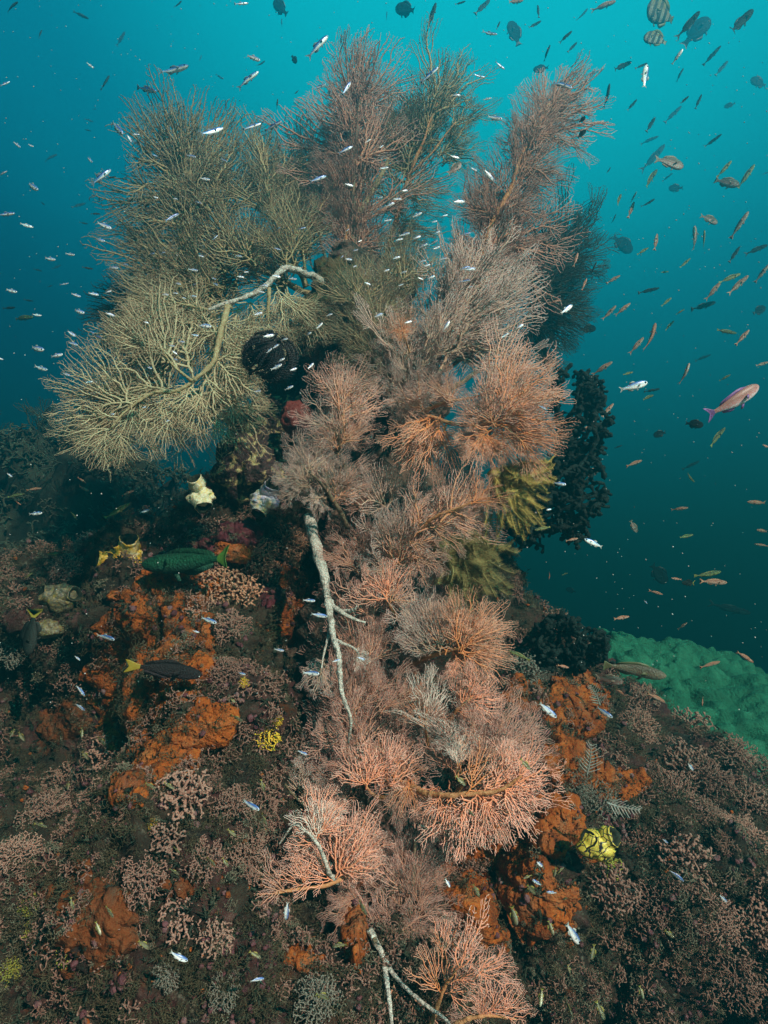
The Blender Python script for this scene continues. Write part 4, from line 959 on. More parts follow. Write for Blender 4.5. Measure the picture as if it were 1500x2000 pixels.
M_WHT = mat('squirt_white', [(.42, .38, .12), (.60, .57, .40), (.62, .46, .06)], 40, .5, .5, 60, spec=.4)
squirt('cream sea squirt with an open round mouth on the dark ridge', 392, 970, 30, M_WHT, 2, [(.1, -.4, .62, .7, -1.1), (-.2, 1.2, .55, .7, 1.9)], d=1.86)
squirt('yellow ringed blue striped sea squirt beside the mauve fan', 515, 978, 34, M_BLU, 3, [(.4, .9, .5, .7, .9), (-.3, -.5, .5, .6, -1.8)], d=1.95)
squirt('spotted cream sea squirt on the ledge above the dark fish', 118, 1168, 42, M_CRM, 4, [(-.7, .1, .5, .5, 2.7), (.9, .2, .4, .5, .3)])
squirt('bright yellow sea squirt with black net pattern near the orange mound', 1165, 1648, 41, M_NET, 5, [(-.4, .2, .5, .45, 2.4), (.9, .5, .5, .5, .7), (.4, -.6, .45, .4, -.4)], d=1.42)
squirt('small warty ring mouthed sea squirt below the ledge', 95, 1228, 30, M_CRM, 6, [(-.6, 0, .5, .6, 3.0)])

# ------------------------------------------------------------------ soft corals, hydroids
def soft_proto(seed, n=420, dk=.10, rt=.026, knob=.9, flat=1.0, k=5):
    g = np.random.default_rng(seed); A = []
    while len(A) < n:
        p = g.uniform(-1, 1, 3); p[2] = abs(p[2])
        r = np.linalg.norm(p * np.array([1, 1, .95]))
        if .3 < r < .95 + .12 * math.sin(p[0] * 9 + seed) and p[2] > .05: A.append(p * np.array([1, 1, flat]))
    P, par = grow(A, dk * .65, dk * .85, .5, bias=.5, jit=.2, seed=seed)
    return branch_mesh('branches', P, par, rt, .28, k=k, rmax=.13, knob=knob, ref=(.3, 1, .2), wob=.2)
SP = [soft_proto(i + 40) for i in range(4)]
SPf = [soft_proto(i + 60, 1000, .06, .0125, 1.0) for i in range(2)]
SM = {'pink': mat('soft_pink', [(0.169, 0.071, 0.050), (0.239, 0.121, 0.086)], 20, .8, tip=(0.295, 0.170, 0.121), var=.25, sheen=.2),
      'peach': mat('soft_peach', [(0.240, 0.080, 0.032), (0.336, 0.144, 0.072)], 20, .8, tip=(0.400, 0.216, 0.128), var=.2, sheen=.2),
      'grey': mat('soft_grey', [(0.083, 0.082, 0.058), (0.128, 0.123, 0.091)], 20, .8, tip=(0.158, 0.149, 0.114), var=.2, sheen=.2),
      'yellow': mat('soft_yellow', [(.42, .24, .01), (.58, .36, .02)], 20, .7, tip=(.62, .42, .04), var=.15),
      'lime': mat('soft_lime', [(0.120, 0.120, 0.012), (0.204, 0.192, 0.024)], 20, .7, tip=(0.252, 0.252, 0.042), var=.15),
      'mauve': mat('soft_mauve', [(0.098, 0.048, 0.035), (0.178, 0.090, 0.066)], 20, .8, tip=(0.265, 0.145, 0.105), var=.2, sheen=.2)}
def soft(label, px, py, size, col, seed, name='soft_coral', cat='soft coral', fine=False, group=None, sink=.1):
    g = np.random.default_rng(seed); P, Nn, d = on_reef(px, py); s = size / F * d
    z = Vector(Nn * .8 + np.array([0, -.25, .45])).normalized()
    t = empty(name, P - Nn * s * sink, label, cat, group)
    t.rotation_euler = (z.to_track_quat('Z', 'Y').to_matrix().to_4x4() @ Matrix.Rotation(g.uniform(0, 6.28), 4, 'Z')).to_euler()
    t.scale = (s * g.uniform(.9, 1.15), s * g.uniform(.9, 1.15), s * g.uniform(.85, 1.2))
    lst = SPf if fine else SP
    link('branches', lst[g.integers(len(lst))], SM[col], t)
SC = [('peach', 'peach soft coral tuft at the top of the slope by the white stem', 555, 1065, 52), ('peach', 'peach soft coral tuft hanging beside the orange corner sponge', 500, 1095, 46), ('peach', 'frayed peach soft coral under the green wrasse tail', 430, 1150, 46),
 ('pink', 'dusty pink soft coral left of the red sponge spot', 400, 1195, 42), ('pink', 'pink soft coral over the orange corner sponge', 515, 1130, 40), ('pink', 'pale pink soft coral cap below the cream squirt', 410, 1035, 30),
 ('pink', 'pinkish soft coral tuft at the crest beside the green coral', 1255, 1372, 40), ('pink', 'stubby pink soft coral right of the orange boulder', 1240, 1425, 42), ('pink', 'dense pink soft coral tuft under the green coral edge', 1345, 1420, 46), ('pink', 'pink soft coral on the brow above the purple rock', 1425, 1480, 46),
 ('mauve', 'mauve soft coral clump on the shaded right brow', 1380, 1530, 46), ('pink', 'pink soft coral branch low on the right brow', 1460, 1570, 44), ('pink', 'brownish pink soft coral tuft in the middle of the right slope', 1380, 1600, 42), ('pink', 'isolated pale pink soft coral finger beside the net squirt slope', 1420, 1650, 28),
 ('mauve', 'faded mauve soft coral near the right margin', 1475, 1720, 44), ('grey', 'blue grey soft coral bush under the white hydroids', 1160, 1575, 52), ('grey', 'grey soft coral tuft beside the salmon fan tips', 1130, 1540, 34), ('grey', 'pale grey soft coral at the shaded ridge beside the sponge band', 1020, 1320, 40),
 ('grey', 'greenish grey soft coral fringe left of the orange boulder', 1055, 1330, 30), ('mauve', 'brown mauve soft coral over the holed sponge shoulder', 1240, 1650, 46), ('mauve', 'shaded mauve soft coral below the net squirt', 1190, 1740, 56), ('mauve', 'dim mauve soft coral on the dark lower right slope', 1390, 1800, 56),
 ('mauve', 'large shadowed soft coral in the lower right corner', 1430, 1910, 60), ('pink', 'pink soft coral tuft spilling under the orange knob', 360, 1560, 50), ('pink', 'wide pink soft coral patch on the left slope', 200, 1570, 56), ('pink', 'pink soft coral tuft nearest the left edge', 90, 1600, 56),
 ('mauve', 'dusky soft coral tuft between the two pink patches', 150, 1640, 46), ('pink', 'pink soft coral left of the twin salmon lobes', 480, 1655, 46), ('mauve', 'mauve soft coral above the flat orange sponge', 400, 1690, 46), ('pink', 'faded pink soft coral at mid slope under the yellow clump', 330, 1640, 46),
 ('grey', 'pale grey soft coral rising from the bottom edge', 440, 1930, 40), ('grey', 'whitish soft coral stub in the lower dark slope', 330, 1900, 36), ('pink', 'rosy soft coral between the bottom stub and the pillar', 420, 1840, 40), ('grey', 'grey green soft coral by the drooping bottom stem', 620, 1960, 50),
 ('grey', 'grey soft coral fringe on the far left ledge', 25, 1270, 46), ('grey', 'small silvery soft coral by the yellow squirt', 175, 1065, 32), ('mauve', 'shadowed soft coral tuft behind the wrasse', 130, 1110, 34), ('pink', 'speckled soft coral on the ledge below the spotted squirt', 75, 1330, 42)]
for k, (c_, lb, px, py, sz) in enumerate(SC): soft(lb, px, py, sz, c_, 300 + k, fine=(k % 3 != 2))

SC2 = [('mauve', 'mauve soft coral bush below the first brow tuft', 1290, 1480, 50), ('pink', 'bushy pink soft coral beneath the dense brow tuft', 1330, 1500, 52), ('mauve', 'mauve soft coral mound in the middle of the right slope', 1310, 1560, 54), ('pink', 'spreading pink soft coral over the right slope hollow', 1440, 1640, 54), ('mauve', 'brownish soft coral thicket under the slope hollow', 1340, 1690, 56),
 ('pink', 'pinkish soft coral hedge at the right margin', 1490, 1500, 50), ('mauve', 'dim soft coral clump above the bottom hollow', 1280, 1760, 52), ('mauve', 'shaded soft coral clump at the right margin low down', 1480, 1810, 54), ('pink', 'pink soft coral bunch at the left margin above the lime sponge', 30, 1680, 54), ('pink', 'thick pink soft coral bunch in front of the cave', 130, 1530, 54), ('pink', 'pale pink soft coral bush left of the orange knob', 215, 1480, 44),
 ('mauve', 'mauve soft coral bush in the lower middle slope', 280, 1720, 50), ('pink', 'pink soft coral bush beside the wispy brown fan', 450, 1580, 48), ('mauve', 'dusky soft coral bush over the bottom slope', 360, 1800, 50), ('pink', 'rosy soft coral bush under the corner sponge', 570, 1290, 40), ('mauve', 'mauve soft coral by the tiny yellow finger', 440, 1320, 42), ('peach', 'peach soft coral fringe left of the corner sponge', 470, 1170, 46), ('pink', 'pink soft coral fringe on the wall below the wrasse tail', 450, 1230, 44)]
for k, (c_, lb, px, py, sz) in enumerate(SC2): soft(lb, px, py, sz, c_, 700 + k, fine=(k % 3 != 1))
for k, (lb, px, py, sz, c_) in enumerate([('bright yellow sponge clump left of the brown fan foot', 520, 1440, 28, 'yellow'), ('yellow sponge sprig above the bright yellow clump', 541, 1408, 17, 'yellow'), ('tiny yellow sponge finger above the sprig', 478, 1340, 12, 'yellow'),
    ('small yellow sponge spot beside the pink slope coral', 297, 1612, 14, 'yellow'), ('yellow green sponge tuft on the lower left edge', 55, 1768, 26, 'lime'), ('lime sponge tuft beside the dark orange slab', 72, 1815, 26, 'lime'),
    ('ragged lime sponge below the dark orange slab', 130, 1865, 24, 'lime'), ('lime speckled sponge cluster under the net squirt', 1180, 1690, 34, 'lime'), ('yellow sponge tuft beside the spotted squirt', 138, 1172, 17, 'yellow'), ('yellow sponge nub in the gap by the small pinkish fan', 632, 802, 14, 'yellow'),
    ('dim yellow sponge fringe in the lower left corner', 20, 1900, 26, 'lime')]):
    if 'gap' in lb: continue
    soft(lb, px, py, sz, c_, 400 + k, 'branching_sponge', 'sponge')
M_HYD = mat('hydroid_white', [(.22, .24, .2), (.36, .37, .33)], 20, .7)
def hydroid(label, px, py, tx, ty, d, n=9):
    hg = np.random.default_rng(int(px))
    b, t = at(px, py, d), at(tx, ty, d - .03); L = np.linalg.norm(t - b)
    root = empty('feather_hydroid', b, label, 'hydroid'); ax = (t - b) / L; sd = np.cross(ax, FW); sd /= np.linalg.norm(sd)
    s = np.linspace(0, 1, 14); P = np.array([ax * L * q + sd * L * .14 * q * q for q in s])
    link('stem', mesh('stem', *tube(P, np.linspace(.0028, .001, 14), 5)), M_HYD, root)
    for q in range(1, n + 1):
        for sg in (-1, 1):
            p0 = ax * L * (q / (n + .5)) + sd * L * .14 * (q / (n + .5)) ** 2; ln = L * (.42 - .028 * q) * hg.uniform(.6, 1.15)
            hb = hg.random(); pp = [p0 + (sd * sg * .8 + ax * .5 - FW * .1) * ln * w + ax * ln * (.1 + .3 * hb) * w * w + FW * ln * .3 * (hb - .5) * w for w in np.linspace(0, 1, 6)]
            link('pinna', mesh('pinna', *tube(pp, np.linspace(.0016, .0007, 6), 4)), M_HYD, root)
hydroid('white feather hydroid standing on the orange sponge tongue', 1145, 1515, 1165, 1455, 1.47)
hydroid('white feather hydroid leaning towards the right slope', 1185, 1568, 1248, 1590, 1.42)
hydroid('pale feather hydroid behind the orange boulder shoulder', 1172, 1378, 1160, 1335, 1.9)

# ------------------------------------------------------------------ ground cover on the rock
def scatter(name, label, cat, templates, n, size, m, seed, lim=None, thr=None, nsc=6, stretch=.4, even=.5, over=.045):
    g = np.random.default_rng(seed)
    w = np.linalg.norm(np.cross(np.gradient(G, axis=0), np.gradient(G, axis=1)), axis=2)
    ok = (RX > -160) & (RX < 1660) & (RY > 820) & (RY < 2120) & (RD > .3) & (np.arange(NV)[None, :] < 290)
    w = np.where(ok, w / np.maximum(RD, .5) ** 1.6, 0); pr = (w / w.sum()).ravel()
    ids = g.choice(len(pr), n * 3, p=pr); P = G.reshape(-1, 3)[ids]
    nv = np.array([noise.fractal(Vector(p) * nsc + Vector((seed * 3.7, 1, 2)), .9, 2, 3) for p in P])
    sel = np.argsort(-nv + g.uniform(0, even, len(nv)))[:n] if thr is None else np.where(nv > thr)[0][:n]
    P = P[sel]; Nn = REEFN.reshape(-1, 3)[ids[sel]]; dep = RD.reshape(-1)[ids[sel]]
    if over:                                    # some of it also grows over the sponge sheets
        cv = np.concatenate([c[0] for c in CR]); cn = np.concatenate([c[1] for c in CR]); nz2 = np.array([noise.noise(Vector(p) * 8 + Vector((seed, 3, 1))) for p in cv[::7]])
        pick = g.choice(len(nz2), int(n * over), p=np.clip(nz2 + .1, 0, 1) / np.clip(nz2 + .1, 0, 1).sum()) * 7
        P = np.vstack([P, cv[pick]]); Nn = np.vstack([Nn, cn[pick]]); dep = np.concatenate([dep, cv[pick] @ FW])
    VV, FF, TT = [], [], []; off = 0
    for k in range(len(P)):
        tv, tf, tt = templates[g.integers(len(templates))]
        z = Nn[k] + g.normal(0, .35, 3) + np.array([0, -.1, .35]); z /= np.linalg.norm(z)
        x = np.cross(z, g.normal(0, 1, 3)); x /= np.linalg.norm(x) + 1e-9; y = np.cross(z, x)
        s = size * g.uniform(.5, 1.5) * (.75 + .25 * dep[k] / 1.5)
        M = np.stack([x * s * g.uniform(.8, 1.2), y * s, z * s * (1 + stretch * g.uniform(-1, 1))])
        VV.append(tv @ M + P[k] + Nn[k] * g.uniform(-.004, .008)); FF.append(tf + off); TT.append(tt); off += len(tv)
    me = mesh(name, np.concatenate(VV), np.concatenate(FF))
    a_ = me.attributes.new('tip', 'FLOAT', 'POINT'); a_.data.foreach_set('value', np.concatenate(TT).astype(np.float32))
    return tag(link(name, me, m), label, cat, kind='stuff')
def tmpl(me):
    me.calc_loop_triangles(); n = len(me.vertices); v = np.empty(n * 3); me.vertices.foreach_get('co', v)
    t = np.empty(len(me.loop_triangles) * 3, dtype=np.int32); me.loop_triangles.foreach_get('vertices', t)
    tt = np.ones(n)
    if 'tip' in me.attributes:
        tt = np.empty(n, dtype=np.float32); me.attributes['tip'].data.foreach_get('value', tt)
    return v.reshape(-1, 3), t.reshape(-1, 3), tt
def nodule(seed):
    import bmesh
    bm = bmesh.new(); bmesh.ops.create_icosphere(bm, subdivisions=2, radius=1)
    for v in bm.verts:
        v.co *= 1 + .45 * noise.noise(v.co * 1.6 + Vector((seed * 5, 0, 0))); v.co.z = v.co.z * .7 + .2
    me = bpy.data.meshes.new('nodule'); bm.to_mesh(me); bm.free(); return tmpl(me)
NOD = [nodule(i) for i in range(6)]
SMALL = [tmpl(soft_proto(i + 80, 62, .21, .042, 1.1, k=4)) for i in range(5)]
TUFT = [tmpl(soft_proto(i + 90, 70, .2, .022, .2, 1.5, k=3)) for i in range(5)]
def blade_t(seed):
    g = np.random.default_rng(seed); V, Fc = [], []
    for b in range(7):
        a = g.uniform(0, 6.28); ln = g.uniform(.6, 1.2); c = np.array([math.cos(a), math.sin(a), 0]); sd = np.array([-c[1], c[0], 0]); o = len(V)
        for q in range(4):
            s = q / 3; p = c * ln * s * s * .8 + np.array([0, 0, 1]) * ln * (s - .25 * s * s); w = .13 * math.sin(math.pi * (.25 + .7 * s))
            V += [p - sd * w, p + sd * w, p + np.array([0, 0, .03]) + c * .03]
        for q in range(3):
            e = o + q * 3
            for (i, j) in ((0, 1), (1, 2), (2, 0)): Fc += [[e + i, e + j, e + 3 + j], [e + i, e + 3 + j, e + 3 + i]]
    return np.array(V), np.array(Fc), np.ones(len(V))
BLD = [blade_t(i) for i in range(5)]
scatter('algae_turf', 'short brown green algae turf covering the rock', 'algae', TUFT, 11000, .0165, mat('turf_brown', [(.03, .028, .015), (.07, .06, .03)], 7, .85, tip=(.10, .085, .045)), 1, even=2.0)
scatter('dark_algae', 'dark weedy algae on the rock', 'algae', BLD, 8000, .016, mat('turf_dark', [(.012, .018, .012), (.035, .045, .025)], 9, .7), 2, even=2.0)
scatter('pink_algae_crust', 'pink and purple crusty algae knobs on the rock', 'algae', NOD, 5200, .0062, mat('crust_pink', [(.04, .010, .015), (.12, .045, .05), (.20, .13, .12)], 14, .75, .6, 120), 3)
scatter('pale_polyps', 'pale cream polyps dotted over the rock', 'polyps', SMALL, 3600, .0065, mat('polyp_cream', [(.10, .09, .06), (.26, .24, .16)], 20, .6), 4, nsc=9)
scatter('soft_coral_carpet', 'low beige pink soft coral carpet on the slope', 'soft coral', SMALL, 4600, .020, mat('carpet_pink', [(.07, .036, .025), (.155, .075, .052)], 8, .8, tip=(.23, .13, .095)), 5, nsc=3.2, even=.9)
scatter('grey_polyps', 'tiny grey green polyps between the corals', 'polyps', SMALL, 4200, .014, mat('carpet_grey', [(.045, .04, .026), (.085, .08, .05)], 8, .8, tip=(.14, .13, .085)), 6, nsc=5)
scatter('orange_crust', 'small orange sponge crumbs on the rock', 'sponge', NOD, 700, .005, M_ORANGE, 7, nsc=5)

def far_growth():
    fr = bpy.data.objects['far_reef'].data; n = len(fr.vertices); P = np.empty(n * 3); fr.vertices.foreach_get('co', P); P = P.reshape(-1, 3)
    Nn = np.empty(n * 3); fr.vertices.foreach_get('normal', Nn); Nn = Nn.reshape(-1, 3)
    if (Nn[:, 1].mean()) > 0: Nn = -Nn
    g = np.random.default_rng(77); x_, y_, d_ = proj(P); ok = np.where((d_ > 0) & (x_ > -200) & (x_ < 800) & (y_ < 1300))[0]
    VV, FF, TT = [], [], []; off = 0
    fans = [tmpl(FR[('c', k)][0]) for k in ('fan', 'half', 'spray')]
    for k, i in enumerate(g.choice(ok, 1300)):
        big = k < 130
        tv, tf, tt = fans[g.integers(3)] if big else SMALL[g.integers(len(SMALL))]
        z = Nn[i] * .5 + g.normal(0, .3, 3) + np.array([0, 0, .8]); z /= np.linalg.norm(z); x = np.cross(z, g.normal(0, 1, 3)); x /= np.linalg.norm(x); y = np.cross(z, x)
        s = g.uniform(.22, .5) if big else g.uniform(.05, .14)
        VV.append(tv @ np.stack([x * s, y * s, z * s]) + P[i] - z * .03); FF.append(tf + off); TT.append(tt); off += len(tv)
    me = mesh('far_coral_growth', np.concatenate(VV), np.concatenate(FF)); a_ = me.attributes.new('tip', 'FLOAT', 'POINT'); a_.data.foreach_set('value', np.concatenate(TT).astype(np.float32))
    tag(link('far_coral_growth', me, mat('far_growth', [(.02, .03, .02), (.06, .07, .05)], 3, .9, tip=(.08, .085, .06))), 'dim corals growing on the far reef slope', 'coral', kind='stuff')
far_growth()
def snow():
    g = np.random.default_rng(12); V, Fc = [], []
    for k in range(1300):
        d = g.uniform(.8, 4.5); p = at(g.uniform(-50, 1550), g.uniform(-50, 1400), d); r = g.uniform(.0006, .0014) * d; o = len(V)
        for v in ((1, 0, 0), (-1, 0, 0), (0, 1, 0), (0, -1, 0), (0, 0, 1), (0, 0, -1)): V.append(p + np.array(v) * r * g.uniform(.7, 1.3))
        Fc += [[o + a, o + b, o + c] for a, b, c in ((0, 2, 4), (2, 1, 4), (1, 3, 4), (3, 0, 4), (2, 0, 5), (1, 2, 5), (3, 1, 5), (0, 3, 5))]
    tag(link('drifting_particles', mesh('drifting_particles', V, Fc), mat('particle', [(.3, .32, .3), (.5, .5, .46)], 5)), 'pale specks drifting in the water', 'particles', kind='stuff')
snow()

# ------------------------------------------------------------------ fish
def fmat(name, back, side, belly, z0=-.05, z1=.06, rough=.45, metal=0.0, spec=.5, bars=None, noise_amt=.25, scales=True):
    """back / side / belly colours by height on the body; bars = (scale, colour) upright stripes"""
    m = bpy.data.materials.new(name); m.use_nodes = True; t = m.node_tree; b = t.nodes['Principled BSDF']; N = lambda x: t.nodes.new(x)
    co = N('ShaderNodeTexCoord'); sp = N('ShaderNodeSeparateXYZ'); t.links.new(co.outputs['Object'], sp.inputs[0])
    n = N('ShaderNodeTexNoise'); n.inputs['Scale'].default_value = 18; t.links.new(co.outputs['Object'], n.inputs['Vector'])
    ad = N('ShaderNodeMath'); ad.operation = 'MULTIPLY_ADD'; ad.inputs[1].default_value = .05; t.links.new(n.outputs['Fac'], ad.inputs[0]); t.links.new(sp.outputs['Z'], ad.inputs[2])
    mr = N('ShaderNodeMapRange'); mr.inputs['From Min'].default_value = z0 + .025; mr.inputs['From Max'].default_value = z1 + .025; t.links.new(ad.outputs[0], mr.inputs['Value'])
    r = N('ShaderNodeValToRGB'); e = r.color_ramp.elements; e.new(.5)
    for x, (p, c) in zip(e, ((.12, belly), (.5, side), (.9, back))): x.position = p; x.color = (*c, 1)
    t.links.new(mr.outputs[0], r.inputs['Fac']); col = r.outputs['Color']
    if bars:
        w = N('ShaderNodeTexWave'); w.wave_type = 'BANDS'; w.bands_direction = 'X'; w.inputs['Scale'].default_value = bars[0]; w.inputs['Distortion'].default_value = .6; w.inputs['Phase Offset'].default_value = bars[2]
        t.links.new(co.outputs['Object'], w.inputs['Vector'])
        rr = N('ShaderNodeValToRGB'); q = rr.color_ramp.elements; q[0].position = .42; q[1].position = .55
        t.links.new(w.outputs['Fac'], rr.inputs['Fac'])
        x = N('ShaderNodeMix'); x.data_type = 'RGBA'; t.links.new(rr.outputs['Color'], x.inputs[0]); t.links.new(col, x.inputs[6]); x.inputs[7].default_value = (*bars[1], 1); col = x.outputs[2]
    oi = N('ShaderNodeObjectInfo'); h = N('ShaderNodeHueSaturation'); mv = N('ShaderNodeMapRange'); mv.inputs['To Min'].default_value = 1 - noise_amt; mv.inputs['To Max'].default_value = 1 + noise_amt
    t.links.new(oi.outputs['Random'], mv.inputs['Value']); t.links.new(mv.outputs[0], h.inputs['Value']); t.links.new(col, h.inputs['Color'])
    t.links.new(h.outputs['Color'], b.inputs['Base Color'])
    b.inputs['Roughness'].default_value = rough; b.inputs['Metallic'].default_value = metal; b.inputs['Specular IOR Level'].default_value = spec
    v = N('ShaderNodeTexVoronoi'); v.inputs['Scale'].default_value = 48; t.links.new(co.outputs['Object'], v.inputs['Vector'])     # scales
    bp = N('ShaderNodeBump'); bp.inputs['Strength'].default_value = .35 if scales else .05; bp.inputs['Distance'].default_value = .01
    t.links.new(v.outputs['Distance'], bp.inputs['Height']); t.links.new(bp.outputs['Normal'], b.inputs['Normal'])
    sh = N('ShaderNodeMapRange'); sh.inputs['From Max'].default_value = .7; sh.inputs['To Min'].default_value = 1.12 if scales else 1; sh.inputs['To Max'].default_value = .72 if scales else 1
    t.links.new(v.outputs['Distance'], sh.inputs['Value']); mm = N('ShaderNodeMath'); mm.operation = 'MULTIPLY'
    t.links.new(mv.outputs[0], mm.inputs[0]); t.links.new(sh.outputs[0], mm.inputs[1]); t.links.new(mm.outputs[0], h.inputs['Value'])
    return m
def flatm(name, c, rough=.5, spec=.4):
    return mat(name, [tuple(v * .8 for v in c), c], 25, rough, spec=spec)
M_EYE = flatm('fish_eye', (.01, .01, .012), .15, .8)
XS = [.5, .485, .455, .40, .32, .22, .10, -.04, -.16, -.26, -.33]
def fish_mesh(top, bot, wid, tail=(.12, .13, .07), dorsal=None, anal=None, pect=.1, bend=0.0, eye=.018, ex=.40, ez=.012, streamer=0.0, fins=1):
    """one continuous body lofted along X (snout +X), back +Z; tail = (length, half span, fork depth)"""
    k = 14; V, Fc, MI = [], [], []
    xs = list(XS); ring = []
    for i, x in enumerate(xs):
        ring.append((x, top[i], bot[i], wid[i], 0))
    tl, ts, fk = tail; p = ring[-1]
    ring += [(-.36, p[1] * 1.0, p[2] * 1.0, p[3] * .6, 0), (-.36 - tl * .35, ts * .55, ts * .55, .006, .3 * fk), (-.36 - tl * .75, ts * .9, ts * .9, .004, .8 * fk), (-.36 - tl, ts, ts, .003, fk)]
    for (x, a, b, w, f) in ring:
        for j in range(k):
            th = 2 * math.pi * j / k; s, c = math.sin(th), math.cos(th)
            z = (a if s > 0 else b) * math.copysign(abs(s) ** .9, s)
            V.append([x + f * (1 - abs(s)) - (streamer * f * (abs(s) > .95)), w * math.copysign(abs(c) ** .9, c), z])
    n = len(ring)
    for i in range(n - 1):
        for j in range(k):
            Fc.append([i * k + j, i * k + (j + 1) % k, (i + 1) * k + (j + 1) % k, (i + 1) * k + j]); MI.append(1 if i >= 11 else 0)
    Fc.append([j for j in range(k)]); MI.append(0)
    Fc.append([(n - 1) * k + j for j in range(k)][::-1]); MI.append(1)
    def plate(poly, th, y0=0.0, rot=None):
        o = len(V); m = len(poly)
        for sgn in (1, -1):
            for (x, z) in poly:
                q = np.array([x, sgn * th, z])
                if rot: q = rot(q)
                V.append([q[0], q[1] + y0, q[2]])
        Fc.append([o + i for i in range(m)]); MI.append(fins); Fc.append([o + m + i for i in range(m)][::-1]); MI.append(fins)
        for i in range(m): Fc.append([o + i, o + m + i, o + m + (i + 1) % m, o + (i + 1) % m]); MI.append(fins)
    def zt(x, arr): return float(np.interp(x, xs[::-1], arr[::-1]))
    def fin(x0, x1, h, arr, sg, sweep=.05):
        px = np.linspace(x0, x1, 8); base = [(x, sg * (zt(x, arr) - .012)) for x in px]
        pr = [0, .75, 1, .95, .85, .8, .75, .3]
        tip = [(x - sweep * q, sg * (zt(x, arr) + h * q)) for x, q in zip(px, pr)]
        plate(base + tip[::-1], .004)
    if dorsal: fin(dorsal[0], dorsal[1], dorsal[2], top, 1)
    if anal: fin(anal[0], anal[1], anal[2], bot, -1)
    if pect:
        for sg in (-1, 1):
            y0 = sg * zt(.2, wid) * .9
            def rot(q, sg=sg):
                a = sg * -.6; x, y = q[0] - .22, q[1]
                return np.array([.22 + x * math.cos(a) - y * math.sin(a), x * math.sin(a) + y * math.cos(a), q[2]])
            plate([(.22, .0), (.16, .028), (.22 - pect, .02), (.22 - pect * 1.05, -.03), (.17, -.04)], .003, y0, rot)
        plate([(.16, -zt(.16, bot) + .01), (.10, -zt(.1, bot) + .01), (.05, -zt(.1, bot) - pect * .5), (.09, -zt(.1, bot) - pect * .55)], .004)
    # eyes
    for sg in (-1, 1):
        y0 = sg * zt(ex, wid) * .86; o = len(V); ne = 8
        for a in range(1, 4):
            ph = math.pi * a / 4
            for j in range(ne):
                th = 2 * math.pi * j / ne
                V.append([ex + eye * math.sin(ph) * math.cos(th), y0 + eye * .7 * math.cos(ph), ez + eye * math.sin(ph) * math.sin(th)])
        V.append([ex, y0 + eye * .7, ez]); V.append([ex, y0 - eye * .7, ez]); t0, t1 = len(V) - 2, len(V) - 1
        for a in range(2):
            for j in range(ne): Fc.append([o + a * ne + j, o + a * ne + (j + 1) % ne, o + (a + 1) * ne + (j + 1) % ne, o + (a + 1) * ne + j]); MI.append(2)
        for j in range(ne): Fc.append([t0, o + (j + 1) % ne, o + j]); MI.append(2); Fc.append([t1, o + 2 * ne + j, o + 2 * ne + (j + 1) % ne]); MI.append(2)
    V = np.array(V); V[:, 1] += bend * np.clip(.2 - V[:, 0], 0, 1) ** 2 - bend * .3 * np.clip(V[:, 0] - .2, 0, 1) ** 2
    return mesh('fish', V, Fc, mats=MI)
def shape(ht, hb, w, head=1.0):
    base = np.array([.10, .30, .52, .74, .92, 1.0, .98, .86, .64, .42, .30])
    ww = np.array([.15, .40, .62, .85, 1.0, 1.0, .95, .8, .55, .32, .2])
    return list(base * ht), list(base * hb), list(ww * w)
S = {}
def reg(k, sh, **kw):
    S[k] = [fish_mesh(*sh, bend=b, **kw) for b in (0, .35, -.35)]
reg('s', shape(.085, .095, .055), tail=(.14, .12, .08), dorsal=(.08, -.12, .06), anal=(-.02, -.2, .05), eye=.026)
reg('k', shape(.07, .075, .055), tail=(.12, .09, .07), dorsal=(.15, -.2, .025), anal=(0, -.22, .02), pect=.07)
reg('a', shape(.082, .085, .06), tail=(.15, .09, .09), dorsal=(.28, -.24, .025), anal=(0, -.2, .022), pect=.08)
reg('A', shape(.115, .12, .075), tail=(.14, .14, .07), dorsal=(.28, -.25, .045), anal=(-.02, -.24, .04), pect=.14, eye=.014)
reg('g', shape(.075, .075, .055), tail=(.11, .06, .01), dorsal=(.28, -.28, .022), anal=(.04, -.26, .02), pect=.07)
reg('d', shape(.23, .23, .07), tail=(.15, .15, .06), dorsal=(.25, -.25, .09), anal=(.02, -.25, .09), pect=.14, ez=.03)
reg('b', shape(.34, .34, .07), tail=(.12, .12, .02), dorsal=(.24, -.26, .13), anal=(0, -.26, .10), pect=.14, ez=.04)
reg('p', shape(.17, .19, .075), tail=(.15, .15, .07), dorsal=(.26, -.24, .06), anal=(0, -.24, .06), pect=.15, ez=.03)
reg('y', shape(.12, .12, .07), tail=(.14, .12, .06), dorsal=(.18, -.15, .07), anal=(0, -.2, .06), eye=.03)
reg('l', shape(.15, .16, .07), tail=(.22, .20, .17), dorsal=(.25, -.26, .10), anal=(0, -.26, .10), pect=.14, ez=.02, fins=0)
reg('M', shape(.085, .09, .06), tail=(.15, .10, .05), dorsal=(.30, -.30, .045), anal=(.06, -.30, .04), pect=.13, eye=.011, fins=0)
reg('B', shape(.105, .105, .06), tail=(.20, .10, .06), dorsal=(.22, -.30, .05), anal=(.06, -.30, .05), pect=.12, eye=.012, fins=0)
reg('T', shape(.10, .115, .075), tail=(.12, .09, .0), dorsal=(.28, -.28, .04), anal=(-.02, -.25, .035), pect=.12, eye=.012)
